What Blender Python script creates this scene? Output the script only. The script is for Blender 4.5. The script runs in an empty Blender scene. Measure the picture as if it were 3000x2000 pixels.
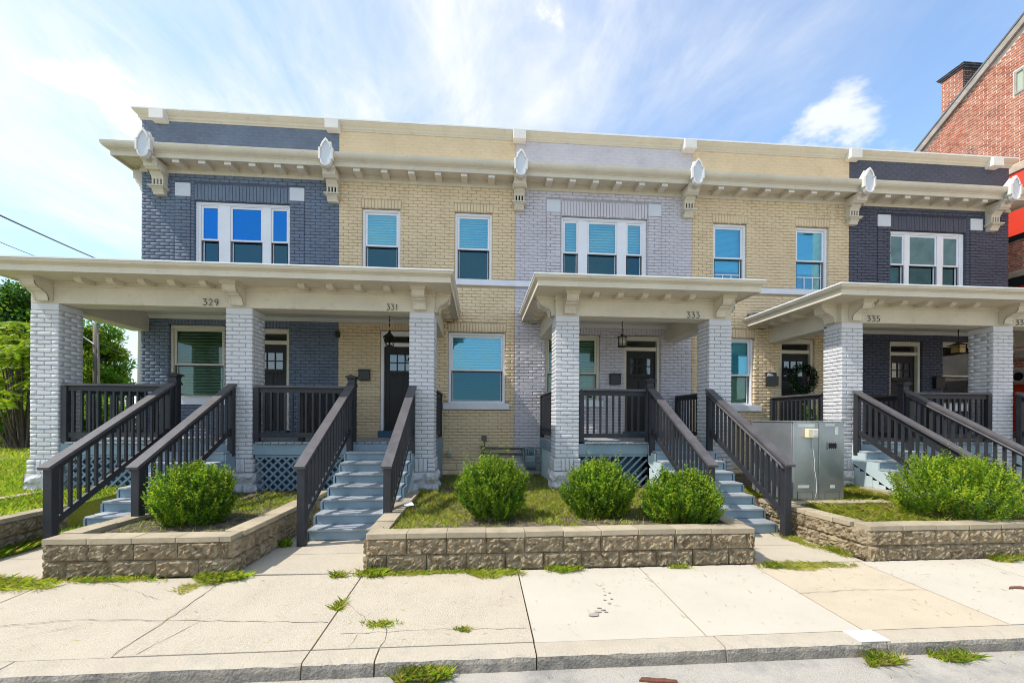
import bpy, math, random
import numpy as np
from mathutils import Vector, Matrix
R = math.radians
random.seed(11); rng = np.random.default_rng(5)
SC = bpy.context.scene; COL = SC.collection

# ------------------------------------------------------------------ camera
cam_d = bpy.data.cameras.new("camera"); cam = bpy.data.objects.new("camera", cam_d); COL.objects.link(cam)
cam_d.sensor_width = 36; cam_d.lens = 36 * 1230 / 3000; cam_d.shift_y = 0.075
cam_d.clip_start = 0.05; cam_d.clip_end = 900
cam.matrix_world = Matrix.Translation((0, 0, 1.70)) @ Matrix.Rotation(-math.atan(95 / 1230), 4, 'Z') @ Matrix.Rotation(R(90), 4, 'X') @ Matrix.Rotation(0.005, 4, 'Z')
SC.camera = cam
# ------------------------------------------------------------------ light
TO_SUN = Vector((-0.575, -0.10, 0.81)).normalized()
SUN_EL = math.asin(TO_SUN.z); SUN_AZ = math.atan2(TO_SUN.x, TO_SUN.y)
SKY_STRENGTH = 0.15; SUN_STRENGTH = 2.7; EXPOSURE = 0.88
sun_d = bpy.data.lights.new("sun", 'SUN'); sun = bpy.data.objects.new("sun", sun_d); COL.objects.link(sun)
sun_d.energy = SUN_STRENGTH; sun_d.angle = R(0.5); sun_d.color = (1.0, 0.955, 0.88)
sun.rotation_euler = TO_SUN.to_track_quat('Z', 'Y').to_euler(); sun.location = (-10, -2, 20)
SC.view_settings.view_transform = 'Standard'; SC.view_settings.look = 'None'
SC.cycles.filter_width = 1.0; SC.view_settings.gamma = 1; SC.view_settings.exposure = EXPOSURE; SC.view_settings.use_curve_mapping = False

world = bpy.data.worlds.new("World"); SC.world = world; world.use_nodes = True
nt = world.node_tree; nt.nodes.clear()
def N(t, tree=None, **kw):
    n = (tree or nt).nodes.new(t)
    for k, v in kw.items(): setattr(n, k, v)
    return n
def build_sky():
    L = nt.links.new
    out = N('ShaderNodeOutputWorld'); bg = N('ShaderNodeBackground'); bg.inputs['Strength'].default_value = SKY_STRENGTH
    sky = N('ShaderNodeTexSky', sky_type='NISHITA'); sky.sun_disc = False
    sky.sun_elevation = SUN_EL; sky.sun_rotation = SUN_AZ
    sky.air_density = 1.0; sky.dust_density = 0.6; sky.ozone_density = 1.6; sky.altitude = 200
    tc = N('ShaderNodeTexCoord'); sep = N('ShaderNodeSeparateXYZ'); L(tc.outputs['Generated'], sep.inputs[0])
    # project the view direction on a flat cloud deck
    zz = N('ShaderNodeMath', operation='MAXIMUM'); zz.inputs[1].default_value = 0.0; L(sep.outputs['Z'], zz.inputs[0])
    za = N('ShaderNodeMath', operation='ADD'); za.inputs[1].default_value = 0.16; L(zz.outputs[0], za.inputs[0])
    dx = N('ShaderNodeMath', operation='DIVIDE'); L(sep.outputs['X'], dx.inputs[0]); L(za.outputs[0], dx.inputs[1])
    dy = N('ShaderNodeMath', operation='DIVIDE'); L(sep.outputs['Y'], dy.inputs[0]); L(za.outputs[0], dy.inputs[1])
    cmb = N('ShaderNodeCombineXYZ'); L(dx.outputs[0], cmb.inputs[0]); L(dy.outputs[0], cmb.inputs[1])
    def layer(scale, rot, loc, nscale, detail, rough, lo, hi, dist=0.0):
        mp = N('ShaderNodeMapping'); mp.inputs['Scale'].default_value = scale; mp.inputs['Rotation'].default_value = (0, 0, R(rot)); mp.inputs['Location'].default_value = loc
        L(cmb.outputs[0], mp.inputs[0])
        no = N('ShaderNodeTexNoise'); no.inputs['Scale'].default_value = nscale; no.inputs['Detail'].default_value = detail
        no.inputs['Roughness'].default_value = rough; no.inputs['Distortion'].default_value = dist
        L(mp.outputs[0], no.inputs['Vector'])
        mr = N('ShaderNodeMapRange', interpolation_type='SMOOTHSTEP'); mr.inputs['From Min'].default_value = lo; mr.inputs['From Max'].default_value = hi
        L(no.outputs['Fac'], mr.inputs['Value']); return mr.outputs[0]
    wisps = layer((1.0, 0.52, 1), -4, (7.7, 1.2, 0), 1.7, 10, 0.60, 0.38, 0.82, 0.9)
    fine = layer((1.0, 0.42, 1), 5, (8.4, 2.7, 0), 4.2, 9, 0.66, 0.36, 0.84, 1.2)
    broad = layer((0.8, 0.6, 1), 10, (BX, BY, 0), 0.75, 4, 0.5, 0.38, 0.62)
    puffs = layer((1, 1, 1), 0, (PX, PY, 0), 2.6, 10, 0.62, 0.585, 0.72, 0.25)
    def m(op, a, b):
        n = N('ShaderNodeMath', operation=op); n.use_clamp = True
        for i, q in enumerate((a, b)):
            if isinstance(q, (int, float)): n.inputs[i].default_value = q
            else: L(q, n.inputs[i])
        return n.outputs[0]
    bias = N('ShaderNodeMapRange', interpolation_type='SMOOTHSTEP'); bias.inputs['From Min'].default_value = 0.62; bias.inputs['From Max'].default_value = -0.15
    bias.inputs['To Min'].default_value = 0.10; bias.inputs['To Max'].default_value = 0.62; L(sep.outputs['X'], bias.inputs['Value'])
    cov = m('ADD', m('MULTIPLY', broad, 0.80), bias.outputs[0])
    streak = m('ADD', m('MULTIPLY', wisps, 0.85), m('MULTIPLY', fine, 0.40))
    mask = m('MULTIPLY', streak, cov)
    mask = m('ADD', mask, m('MULTIPLY', m('MULTIPLY', broad, cov), 0.30))
    mask = m('ADD', mask, m('MULTIPLY', puffs, 0.80))
    # milky air, thicker towards the horizon and the sun
    hz = N('ShaderNodeMapRange', interpolation_type='SMOOTHSTEP'); hz.inputs['From Min'].default_value = 0.75; hz.inputs['From Max'].default_value = 0.02
    hz.inputs['To Min'].default_value = 0.02; hz.inputs['To Max'].default_value = 0.55; L(sep.outputs['Z'], hz.inputs['Value'])
    dot = N('ShaderNodeVectorMath', operation='DOT_PRODUCT'); L(tc.outputs['Generated'], dot.inputs[0]); dot.inputs[1].default_value = TO_SUN
    sg = N('ShaderNodeMapRange', interpolation_type='SMOOTHSTEP'); sg.inputs['From Min'].default_value = 0.05; sg.inputs['From Max'].default_value = 1.0
    sg.inputs['To Max'].default_value = 0.35; L(dot.outputs['Value'], sg.inputs['Value'])
    veil = m('ADD', hz.outputs[0], sg.outputs[0])
    mix1 = N('ShaderNodeMix', data_type='RGBA'); L(m('MULTIPLY', veil, 0.8), mix1.inputs['Factor'])
    tint = N('ShaderNodeMix', data_type='RGBA', blend_type='MULTIPLY'); tint.inputs['Factor'].default_value = 1; L(sky.outputs[0], tint.inputs['A']); tint.inputs['B'].default_value = SKY_TINT
    L(tint.outputs['Result'], mix1.inputs['A']); mix1.inputs['B'].default_value = VEIL
    mix2 = N('ShaderNodeMix', data_type='RGBA'); L(m('MULTIPLY', mask, 0.92), mix2.inputs['Factor'])
    L(mix1.outputs['Result'], mix2.inputs['A']); mix2.inputs['B'].default_value = CLOUD
    L(mix2.outputs['Result'], bg.inputs['Color']); L(bg.outputs[0], out.inputs[0])
BX, BY, PX, PY = 2.6, 3.2, 5.416, 1.406
SKY_TINT = (0.90, 1.06, 1.14, 1); VEIL = (2.6, 3.35, 4.1, 1); CLOUD = (4.0, 4.05, 4.1, 1)
build_sky()

# ------------------------------------------------------------------ materials
def mat(name, col, rough=0.75, var=0.12, vscale=1.6, bump=0.25, bscale=45, grime=None, gscale=2.5, glo=0.52, ghi=0.72, metal=0.0, spec=0.4, stretch=None, hue=None, hscale=9, bdist=0.01, orand=0.0):
    m_ = bpy.data.materials.new(name); m_.use_nodes = True
    t = m_.node_tree; L = t.links.new; b = t.nodes['Principled BSDF']
    b.inputs['Roughness'].default_value = rough; b.inputs['Metallic'].default_value = metal; b.inputs['Specular IOR Level'].default_value = spec
    geo = N('ShaderNodeNewGeometry', t); src = geo.outputs['Position']
    if stretch:
        mp = N('ShaderNodeMapping', t); mp.inputs['Scale'].default_value = stretch; L(src, mp.inputs[0]); src = mp.outputs[0]
    n1 = N('ShaderNodeTexNoise', t); n1.inputs['Scale'].default_value = vscale; n1.inputs['Detail'].default_value = 6; n1.inputs['Roughness'].default_value = 0.65
    L(src, n1.inputs['Vector'])
    ramp = N('ShaderNodeMapRange', t); ramp.inputs['From Min'].default_value = 0.3; ramp.inputs['From Max'].default_value = 0.7
    ramp.inputs['To Min'].default_value = 1 - var; ramp.inputs['To Max'].default_value = 1 + var; L(n1.outputs['Fac'], ramp.inputs['Value'])
    mul = N('ShaderNodeMix', t, data_type='RGBA', blend_type='MULTIPLY'); mul.inputs['Factor'].default_value = 1; mul.inputs['A'].default_value = (*col, 1)
    cc = N('ShaderNodeCombineColor', t)
    for i in range(3): L(ramp.outputs[0], cc.inputs[i])
    L(cc.outputs[0], mul.inputs['B']); cur = mul.outputs['Result']
    if orand:
        oi=N('ShaderNodeObjectInfo',t); mo=N('ShaderNodeMapRange',t); mo.inputs['To Min'].default_value=1-orand; mo.inputs['To Max'].default_value=1+orand; L(oi.outputs['Random'],mo.inputs['Value'])
        vs_=N('ShaderNodeVectorMath',t,operation='SCALE'); L(cur,vs_.inputs[0]); L(mo.outputs[0],vs_.inputs['Scale']); cur=vs_.outputs[0]
    if hue:
        n3 = N('ShaderNodeTexNoise', t); n3.inputs['Scale'].default_value = hscale; n3.inputs['Detail'].default_value = 3; L(src, n3.inputs['Vector'])
        mr = N('ShaderNodeMapRange', t); mr.inputs['From Min'].default_value = 0.42; mr.inputs['From Max'].default_value = 0.62; L(n3.outputs['Fac'], mr.inputs['Value'])
        mx = N('ShaderNodeMix', t, data_type='RGBA'); L(mr.outputs[0], mx.inputs['Factor']); L(cur, mx.inputs['A']); mx.inputs['B'].default_value = (*hue, 1); cur = mx.outputs['Result']
    if grime:
        n4 = N('ShaderNodeTexNoise', t); n4.inputs['Scale'].default_value = gscale; n4.inputs['Detail'].default_value = 9; n4.inputs['Roughness'].default_value = 0.72; L(src, n4.inputs['Vector'])
        mr = N('ShaderNodeMapRange', t); mr.inputs['From Min'].default_value = glo; mr.inputs['From Max'].default_value = ghi; mr.inputs['To Max'].default_value = 0.8; L(n4.outputs['Fac'], mr.inputs['Value'])
        mx = N('ShaderNodeMix', t, data_type='RGBA'); L(mr.outputs[0], mx.inputs['Factor']); L(cur, mx.inputs['A']); mx.inputs['B'].default_value = (*grime, 1); cur = mx.outputs['Result']
    L(cur, b.inputs['Base Color'])
    if bump:
        n2 = N('ShaderNodeTexNoise', t); n2.inputs['Scale'].default_value = bscale; n2.inputs['Detail'].default_value = 5; L(src, n2.inputs['Vector'])
        bp = N('ShaderNodeBump', t); bp.inputs['Strength'].default_value = bump; bp.inputs['Distance'].default_value = bdist; L(n2.outputs['Fac'], bp.inputs['Height']); L(bp.outputs[0], b.inputs['Normal'])
    return m_
def drips(m_, col, lo=0.50, hi=0.66):
    t=m_.node_tree; L=t.links.new; b=t.nodes['Principled BSDF']; src=b.inputs['Base Color'].links[0].from_socket
    geo=N('ShaderNodeNewGeometry',t); mp=N('ShaderNodeMapping',t); mp.inputs['Scale'].default_value=(9,1,0.55); L(geo.outputs['Position'],mp.inputs[0])
    no=N('ShaderNodeTexNoise',t); no.inputs['Scale'].default_value=1.6; no.inputs['Detail'].default_value=7; no.inputs['Roughness'].default_value=0.7; L(mp.outputs[0],no.inputs['Vector'])
    a=N('ShaderNodeMapRange',t); a.inputs['From Min'].default_value=lo; a.inputs['From Max'].default_value=hi; L(no.outputs['Fac'],a.inputs['Value'])
    n2=N('ShaderNodeTexNoise',t); n2.inputs['Scale'].default_value=0.55; L(geo.outputs['Position'],n2.inputs['Vector'])
    c=N('ShaderNodeMapRange',t); c.inputs['From Min'].default_value=0.46; c.inputs['From Max'].default_value=0.62; L(n2.outputs['Fac'],c.inputs['Value'])
    sp=N('ShaderNodeSeparateXYZ',t); L(geo.outputs['Position'],sp.inputs[0])
    z1=N('ShaderNodeMapRange',t); z1.inputs['From Min'].default_value=6.45; z1.inputs['From Max'].default_value=7.15; L(sp.outputs['Z'],z1.inputs['Value'])
    z2=N('ShaderNodeMath',t,operation='LESS_THAN'); z2.inputs[1].default_value=7.3; L(sp.outputs['Z'],z2.inputs[0])
    cur=a.outputs[0]
    for q in (c.outputs[0],z1.outputs[0],z2.outputs[0]):
        k=N('ShaderNodeMath',t,operation='MULTIPLY'); L(cur,k.inputs[0]); L(q,k.inputs[1]); cur=k.outputs[0]
    k=N('ShaderNodeMath',t,operation='MULTIPLY'); L(cur,k.inputs[0]); k.inputs[1].default_value=0.85
    mx=N('ShaderNodeMix',t,data_type='RGBA'); L(k.outputs[0],mx.inputs['Factor']); L(src,mx.inputs['A']); mx.inputs['B'].default_value=(*col,1); L(mx.outputs['Result'],b.inputs['Base Color'])
def leafmat(name, col, tr, var=0.25, vscale=3.0):
    m_ = bpy.data.materials.new(name); m_.use_nodes = True; t = m_.node_tree; L = t.links.new
    b = t.nodes['Principled BSDF']; out = t.nodes['Material Output']; b.inputs['Roughness'].default_value = 0.5; b.inputs['Specular IOR Level'].default_value = 0.35
    geo = N('ShaderNodeNewGeometry', t); n1 = N('ShaderNodeTexNoise', t); n1.inputs['Scale'].default_value = vscale; n1.inputs['Detail'].default_value = 4; L(geo.outputs['Position'], n1.inputs['Vector'])
    mr = N('ShaderNodeMapRange', t); mr.inputs['From Min'].default_value = 0.3; mr.inputs['From Max'].default_value = 0.7; mr.inputs['To Min'].default_value = 1 - var; mr.inputs['To Max'].default_value = 1 + var; L(n1.outputs['Fac'], mr.inputs['Value'])
    cc = N('ShaderNodeVectorMath', t, operation='SCALE'); cc.inputs[0].default_value = col; L(mr.outputs[0], cc.inputs['Scale']); L(cc.outputs[0], b.inputs['Base Color'])
    tl = N('ShaderNodeBsdfTranslucent', t); c2 = N('ShaderNodeVectorMath', t, operation='SCALE'); c2.inputs[0].default_value = tr; L(mr.outputs[0], c2.inputs['Scale']); L(c2.outputs[0], tl.inputs['Color'])
    mx = N('ShaderNodeMixShader', t); mx.inputs[0].default_value = 0.42; L(b.outputs[0], mx.inputs[1]); L(tl.outputs[0], mx.inputs[2]); L(mx.outputs[0], out.inputs['Surface'])
    return m_
def glassmat(name, tint, refl, mixfac, rough=0.02, wav=0.0):
    m_ = bpy.data.materials.new(name); m_.use_nodes = True; t = m_.node_tree; L = t.links.new; out = t.nodes['Material Output']; t.nodes.remove(t.nodes['Principled BSDF'])
    tr = N('ShaderNodeBsdfTransparent', t); tr.inputs[0].default_value = (*tint, 1); gl = N('ShaderNodeBsdfGlossy', t); gl.inputs['Color'].default_value = (*refl, 1); gl.inputs['Roughness'].default_value = rough
    lw = N('ShaderNodeLayerWeight', t); lw.inputs['Blend'].default_value = 0.25
    mr = N('ShaderNodeMapRange', t); mr.inputs['To Min'].default_value = mixfac; mr.inputs['To Max'].default_value = 1.0; L(lw.outputs['Fresnel'], mr.inputs['Value'])
    mx = N('ShaderNodeMixShader', t); L(mr.outputs[0], mx.inputs[0]); L(tr.outputs[0], mx.inputs[1]); L(gl.outputs[0], mx.inputs[2]); L(mx.outputs[0], out.inputs['Surface'])
    if wav:
        geo = N('ShaderNodeNewGeometry', t); n2 = N('ShaderNodeTexNoise', t); n2.inputs['Scale'].default_value = 1.3; n2.inputs['Detail'].default_value = 2; L(geo.outputs['Position'], n2.inputs['Vector'])
        bp = N('ShaderNodeBump', t); bp.inputs['Strength'].default_value = wav; bp.inputs['Distance'].default_value = 0.02; L(n2.outputs['Fac'], bp.inputs['Height']); L(bp.outputs[0], gl.inputs['Normal'])
    return m_
M = {}
M['slate'] = mat('slate_paint', (0.15, 0.185, 0.25), 0.6, 0.14, 1.3, 0.35, 70, (0.115, 0.12, 0.155), 2.2)
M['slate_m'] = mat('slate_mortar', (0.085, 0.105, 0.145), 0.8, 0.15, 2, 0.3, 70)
M['cream'] = mat('cream_paint', (0.73, 0.575, 0.37), 0.65, 0.08, 1.2, 0.35, 70, (0.52, 0.38, 0.22), 1.9, 0.56, 0.80)
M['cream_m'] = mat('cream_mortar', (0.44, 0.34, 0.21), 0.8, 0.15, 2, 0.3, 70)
M['lav'] = mat('lavender_grey_paint', (0.6, 0.565, 0.6), 0.65, 0.08, 1.2, 0.5, 70, (0.40, 0.36, 0.38), 1.9, 0.56, 0.82)
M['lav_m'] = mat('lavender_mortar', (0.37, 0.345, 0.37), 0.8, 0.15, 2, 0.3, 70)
M['navy'] = mat('navy_paint', (0.07, 0.078, 0.112), 0.55, 0.14, 1.3, 0.5, 70)
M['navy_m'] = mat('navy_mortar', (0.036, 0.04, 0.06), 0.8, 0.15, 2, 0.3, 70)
M['pier'] = mat('pale_grey_brick_paint', (0.64, 0.635, 0.645), 0.6, 0.07, 2, 0.5, 70, (0.47, 0.44, 0.43), 2.6, 0.58, 0.85)
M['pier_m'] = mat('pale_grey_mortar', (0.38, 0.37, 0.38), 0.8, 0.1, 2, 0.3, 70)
M['rock'] = mat('white_painted_rubble', (0.60, 0.59, 0.60), 0.7, 0.1, 4, 0.9, 22, (0.30, 0.27, 0.22), 3.5, 0.52, 0.75, bdist=0.03)
M['trim'] = mat('cream_trim_paint', (0.645, 0.58, 0.46), 0.55, 0.08, 1.5, 0.5, 45, (0.40, 0.33, 0.23), 7.0, 0.57, 0.80)
M['trimw'] = mat('weathered_white_trim', (0.74, 0.71, 0.66), 0.55, 0.07, 1.5, 0.3, 40, (0.55, 0.49, 0.40), 3.0, 0.60, 0.85)
M['metal_edge'] = mat('white_metal_drip', (0.80, 0.80, 0.78), 0.4, 0.05, 2, 0.1, 30, (0.6, 0.55, 0.4), 4, 0.62, 0.85)
M['panel'] = mat('pale_grey_panel', (0.62, 0.645, 0.68), 0.6, 0.05, 2, 0.1, 30)
M['white'] = mat('white_frame_paint', (0.80, 0.795, 0.82), 0.45, 0.05, 2, 0.1, 30)
M['sill'] = mat('white_painted_sill', (0.73, 0.735, 0.78), 0.6, 0.07, 2, 0.25, 40)
M['casing'] = mat('cream_casing_paint', (0.66, 0.61, 0.50), 0.5, 0.07, 2, 0.1, 30)
M['ceil'] = mat('porch_ceiling_paint', (0.60, 0.585, 0.52), 0.6, 0.05, 1.5, 0.1, 20)
M['rail'] = mat('charcoal_paint', (0.028, 0.029, 0.034), 0.5, 0.18, 3, 0.35, 60, (0.085, 0.072, 0.072), 5, 0.58, 0.8, stretch=(1, 1, 1))
M['railtop'] = mat('weathered_sunlit_board', (0.098, 0.09, 0.094), 0.6, 0.22, 4, 0.5, 60, (0.06, 0.055, 0.06), 6, 0.5, 0.7)  # weathered boards, colour also lightened for the sun on their tops
M['blue'] = mat('blue_grey_stair_paint', (0.235, 0.325, 0.38), 0.55, 0.08, 2.5, 0.3, 50, (0.20, 0.27, 0.31), 3.5, 0.58, 0.8)
M['tread'] = mat('worn_blue_grey_tread', (0.34, 0.375, 0.4), 0.5, 0.14, 4, 0.4, 60, (0.22, 0.235, 0.245), 5, 0.48, 0.72, orand=.12)
M['skirt'] = mat('pale_blue_board', (0.50, 0.60, 0.62), 0.6, 0.06, 2, 0.2, 40)
M['slat'] = mat('grey_blue_lattice_paint', (0.20, 0.265, 0.325), 0.6, 0.15, 5, 0.2, 50)
M['teal'] = mat('deep_teal_threshold', (0.03, 0.10, 0.16), 0.5, 0.1, 3, 0.2, 40)
M['door'] = mat('dark_stained_door', (0.012, 0.010, 0.010), 0.5, 0.2, 3, 0.2, 30, stretch=(6, 1, 1))
M['dark'] = mat('dark_void', (0.012, 0.012, 0.014), 0.9, 0.1, 2, 0)
M['black'] = mat('black_metal', (0.018, 0.018, 0.02), 0.4, 0.1, 5, 0.05, 30, spec=0.5)
M['bronze'] = mat('dark_bronze', (0.035, 0.024, 0.018), 0.4, 0.2, 6, 0.1, 30, metal=0.4)
M['glass_l'] = mat('cream_lantern_glass', (0.42, 0.40, 0.27), 0.3, 0.05, 5, 0)
M['amber'] = mat('amber_lantern_glass', (0.50, 0.34, 0.12), 0.3, 0.05, 5, 0)
M['blind'] = mat('white_blind', (0.80, 0.80, 0.78), 0.6, 0.03, 3, 0)
M['gblind'] = mat('green_grey_blind', (0.42, 0.47, 0.36), 0.6, 0.03, 3, 0)
M['pane'] = glassmat('window_glass', (0.60, 0.92, 0.97), (0.42, 0.78, 0.95), 0.20, 0.01, 0.06)
M['pane_b'] = glassmat('blue_window_glass', (0.14, 0.46, 0.72), (0.035, 0.26, 0.66), 0.55, 0.01, 0.06)
M['pane_lo'] = glassmat('lower_window_glass', (0.13, 0.38, 0.46), (0.30, 0.65, 0.80), 0.10, 0.02, 0.08)
M['pane_p'] = glassmat('porch_window_glass', (0.66, 0.80, 0.72), (0.8, 0.9, 0.95), 0.05, 0.01, 0.05)
M['pane_d'] = glassmat('door_glass', (0.25, 0.27, 0.26), (0.8, 0.85, 0.85), 0.16, 0.05, 0.3)
M['screen'] = mat('insect_screen_frame', (0.03, 0.03, 0.033), 0.5, 0.05, 4, 0)
M['digit'] = mat('dark_iron_digit', (0.10, 0.09, 0.08), 0.45, 0.1, 5, 0, metal=0.3)
M['roof'] = mat('grey_roofing', (0.16, 0.16, 0.17), 0.85, 0.2, 2, 0.3, 30)
M['flash'] = mat('dark_flashing', (0.10, 0.10, 0.11), 0.5, 0.5, 6, 0.2, 20, (0.5, 0.5, 0.5), 8, 0.55, 0.7)
M['conc_old'] = mat('old_aggregate_concrete', (0.49, 0.415, 0.305), 0.9, 0.10, 2.2, 0.9, 95, (0.40, 0.34, 0.25), 2.0, 0.54, 0.85, hue=(0.54, 0.475, 0.375), hscale=60)
M['conc_new'] = mat('new_smooth_concrete', (0.53, 0.475, 0.385), 0.85, 0.05, 1.4, 0.35, 120, (0.46, 0.41, 0.33), 1.6, 0.56, 0.9)
M['conc_tan'] = mat('tan_concrete', (0.53, 0.445, 0.32), 0.9, 0.08, 2.2, 0.6, 100, (0.47, 0.39, 0.28), 2.2, 0.55, 0.85)
M['kerb'] = mat('kerb_concrete', (0.49, 0.42, 0.32), 0.9, 0.12, 3, 0.9, 60, (0.28, 0.26, 0.23), 3.0, 0.52, 0.75)
M['kerbface'] = mat('shaded_stained_kerb_face', (0.3, 0.265, 0.215), 0.9, 0.3, 6, 1.0, 50, (0.13, 0.125, 0.12), 5.0, 0.48, 0.65, bdist=0.02)  # blotchy face, base colour darkened to carry the shade of grazing sun
M['asphalt'] = mat('worn_asphalt', (0.4, 0.365, 0.315), 0.9, 0.14, 3, 0.9, 130, (0.24, 0.23, 0.22), 1.8, 0.5, 0.7, hue=(0.50, 0.45, 0.38), hscale=120)
M['block'] = mat('split_face_block', (0.235, 0.175, 0.10), 0.95, 0.25, 5, 1.0, 30, (0.12, 0.09, 0.055), 3.5, 0.52, 0.75, hue=(0.36, 0.29, 0.19), hscale=14, bdist=0.03, orand=.22)
M['cap'] = mat('planter_cap_stone', (0.40, 0.33, 0.225), 0.9, 0.13, 4, 0.7, 60, (0.24, 0.185, 0.12), 3.5, 0.50, 0.74, orand=.14)
M['soil'] = mat('mulch_soil', (0.085, 0.065, 0.048), 1.0, 0.4, 14, 1.0, 60, hue=(0.22, 0.18, 0.10), hscale=13, bdist=0.03)
M['lawn'] = mat('lawn_ground', (0.20, 0.27, 0.025), 1.0, 0.3, 2, 1.0, 40, hue=(0.28, 0.25, 0.04), hscale=1.1, bdist=0.04)
M['far'] = mat('far_ground', (0.13, 0.16, 0.04), 1.0, 0.3, 0.1, 0)
M['bark'] = mat('tree_bark', (0.09, 0.07, 0.05), 0.95, 0.3, 6, 0.8, 25)
M['pole'] = mat('weathered_wood_pole', (0.22, 0.18, 0.14), 0.9, 0.25, 5, 0.5, 30, stretch=(6, 6, 0.6))
M['steel'] = mat('galvanised_sheet', (0.36, 0.37, 0.38), 0.33, 0.14, 1.8, 0.04, 12, metal=0.6, spec=0.5)
M['tape'] = mat('old_silver_tape', (0.62, 0.62, 0.60), 0.5, 0.05, 5, 0.05)
M['beige'] = mat('beige_plastic', (0.72, 0.64, 0.42), 0.5, 0.05, 5, 0)
M['gas'] = mat('grey_green_meter_paint', (0.20, 0.28, 0.30), 0.5, 0.15, 8, 0.2, 40, (0.10, 0.12, 0.12), 6)
M['pipe'] = mat('dark_grey_pipe', (0.10, 0.105, 0.11), 0.5, 0.2, 8, 0.1)
M['redbrick'] = mat('old_red_brick', (0.50, 0.17, 0.10), 0.9, 0.3, 5, 0.6, 60, (0.19, 0.075, 0.055), 1.7, 0.50, 0.75, hue=(0.56, 0.27, 0.17), hscale=7, orand=.25)
M['redmortar'] = mat('pale_mortar', (0.70, 0.60, 0.52), 0.95, 0.2, 3, 0.4, 60)
M['dkbrick'] = mat('shaded_brick', (0.10, 0.055, 0.045), 0.9, 0.4, 8, 0.6, 60)  # chimney's street face: shade put into a darker brick colour
M['red'] = mat('red_painted_board', (0.72, 0.055, 0.025), 0.5, 0.08, 1.5, 0.15, 20)
M['stone'] = mat('old_limestone', (0.48, 0.39, 0.29), 0.9, 0.2, 3, 0.7, 40, (0.25, 0.20, 0.15), 4)
M['rake'] = mat('grey_weathered_board', (0.36, 0.32, 0.28), 0.85, 0.25, 5, 0.5, 50, stretch=(1, 1, 1))
M['rust'] = mat('rusty_bark', (0.15, 0.06, 0.035), 0.9, 0.3, 20, 0.6, 60)
M['paper'] = mat('white_paper', (0.8, 0.8, 0.8), 0.7, 0.03, 5, 0)
M['stain'] = mat('damp_stain', (0.40, 0.355, 0.29), 0.8, 0.3, 20, 0)
M['patch'] = mat('white_mortar_patch', (0.82, 0.80, 0.76), 0.9, 0.06, 8, 0.3, 40)
M['gap'] = mat('dirt_joint', (0.10, 0.085, 0.06), 1.0, 0.3, 8, 0.3, 60)
drips(M['cream'],(0.22,0.10,0.06)); drips(M['lav'],(0.25,0.14,0.12)); drips(M['cream_m'],(0.12,0.06,0.04))
M['L1'] = leafmat('box_leaf_dark', (0.045, 0.105, 0.010), (0.09, 0.20, 0.012))
M['L2'] = leafmat('box_leaf', (0.13, 0.25, 0.014), (0.25, 0.44, 0.016))
M['L3'] = leafmat('box_leaf_new', (0.34, 0.43, 0.022), (0.52, 0.62, 0.025))
M['T1'] = leafmat('tree_leaf_dark', (0.035, 0.10, 0.012), (0.08, 0.22, 0.015))
M['T2'] = leafmat('tree_leaf', (0.11, 0.23, 0.015), (0.22, 0.44, 0.02))
M['T3'] = leafmat('tree_leaf_yellow', (0.29, 0.37, 0.018), (0.46, 0.56, 0.02))
M['G1'] = leafmat('grass_green', (0.19, 0.32, 0.02), (0.34, 0.54, 0.03))
M['G2'] = leafmat('grass_lime', (0.41, 0.45, 0.045), (0.58, 0.63, 0.05))
M['G3'] = leafmat('grass_straw', (0.50, 0.42, 0.15), (0.55, 0.47, 0.16))
M['W1'] = leafmat('fir_needle', (0.012, 0.03, 0.014), (0.02, 0.05, 0.02))

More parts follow.
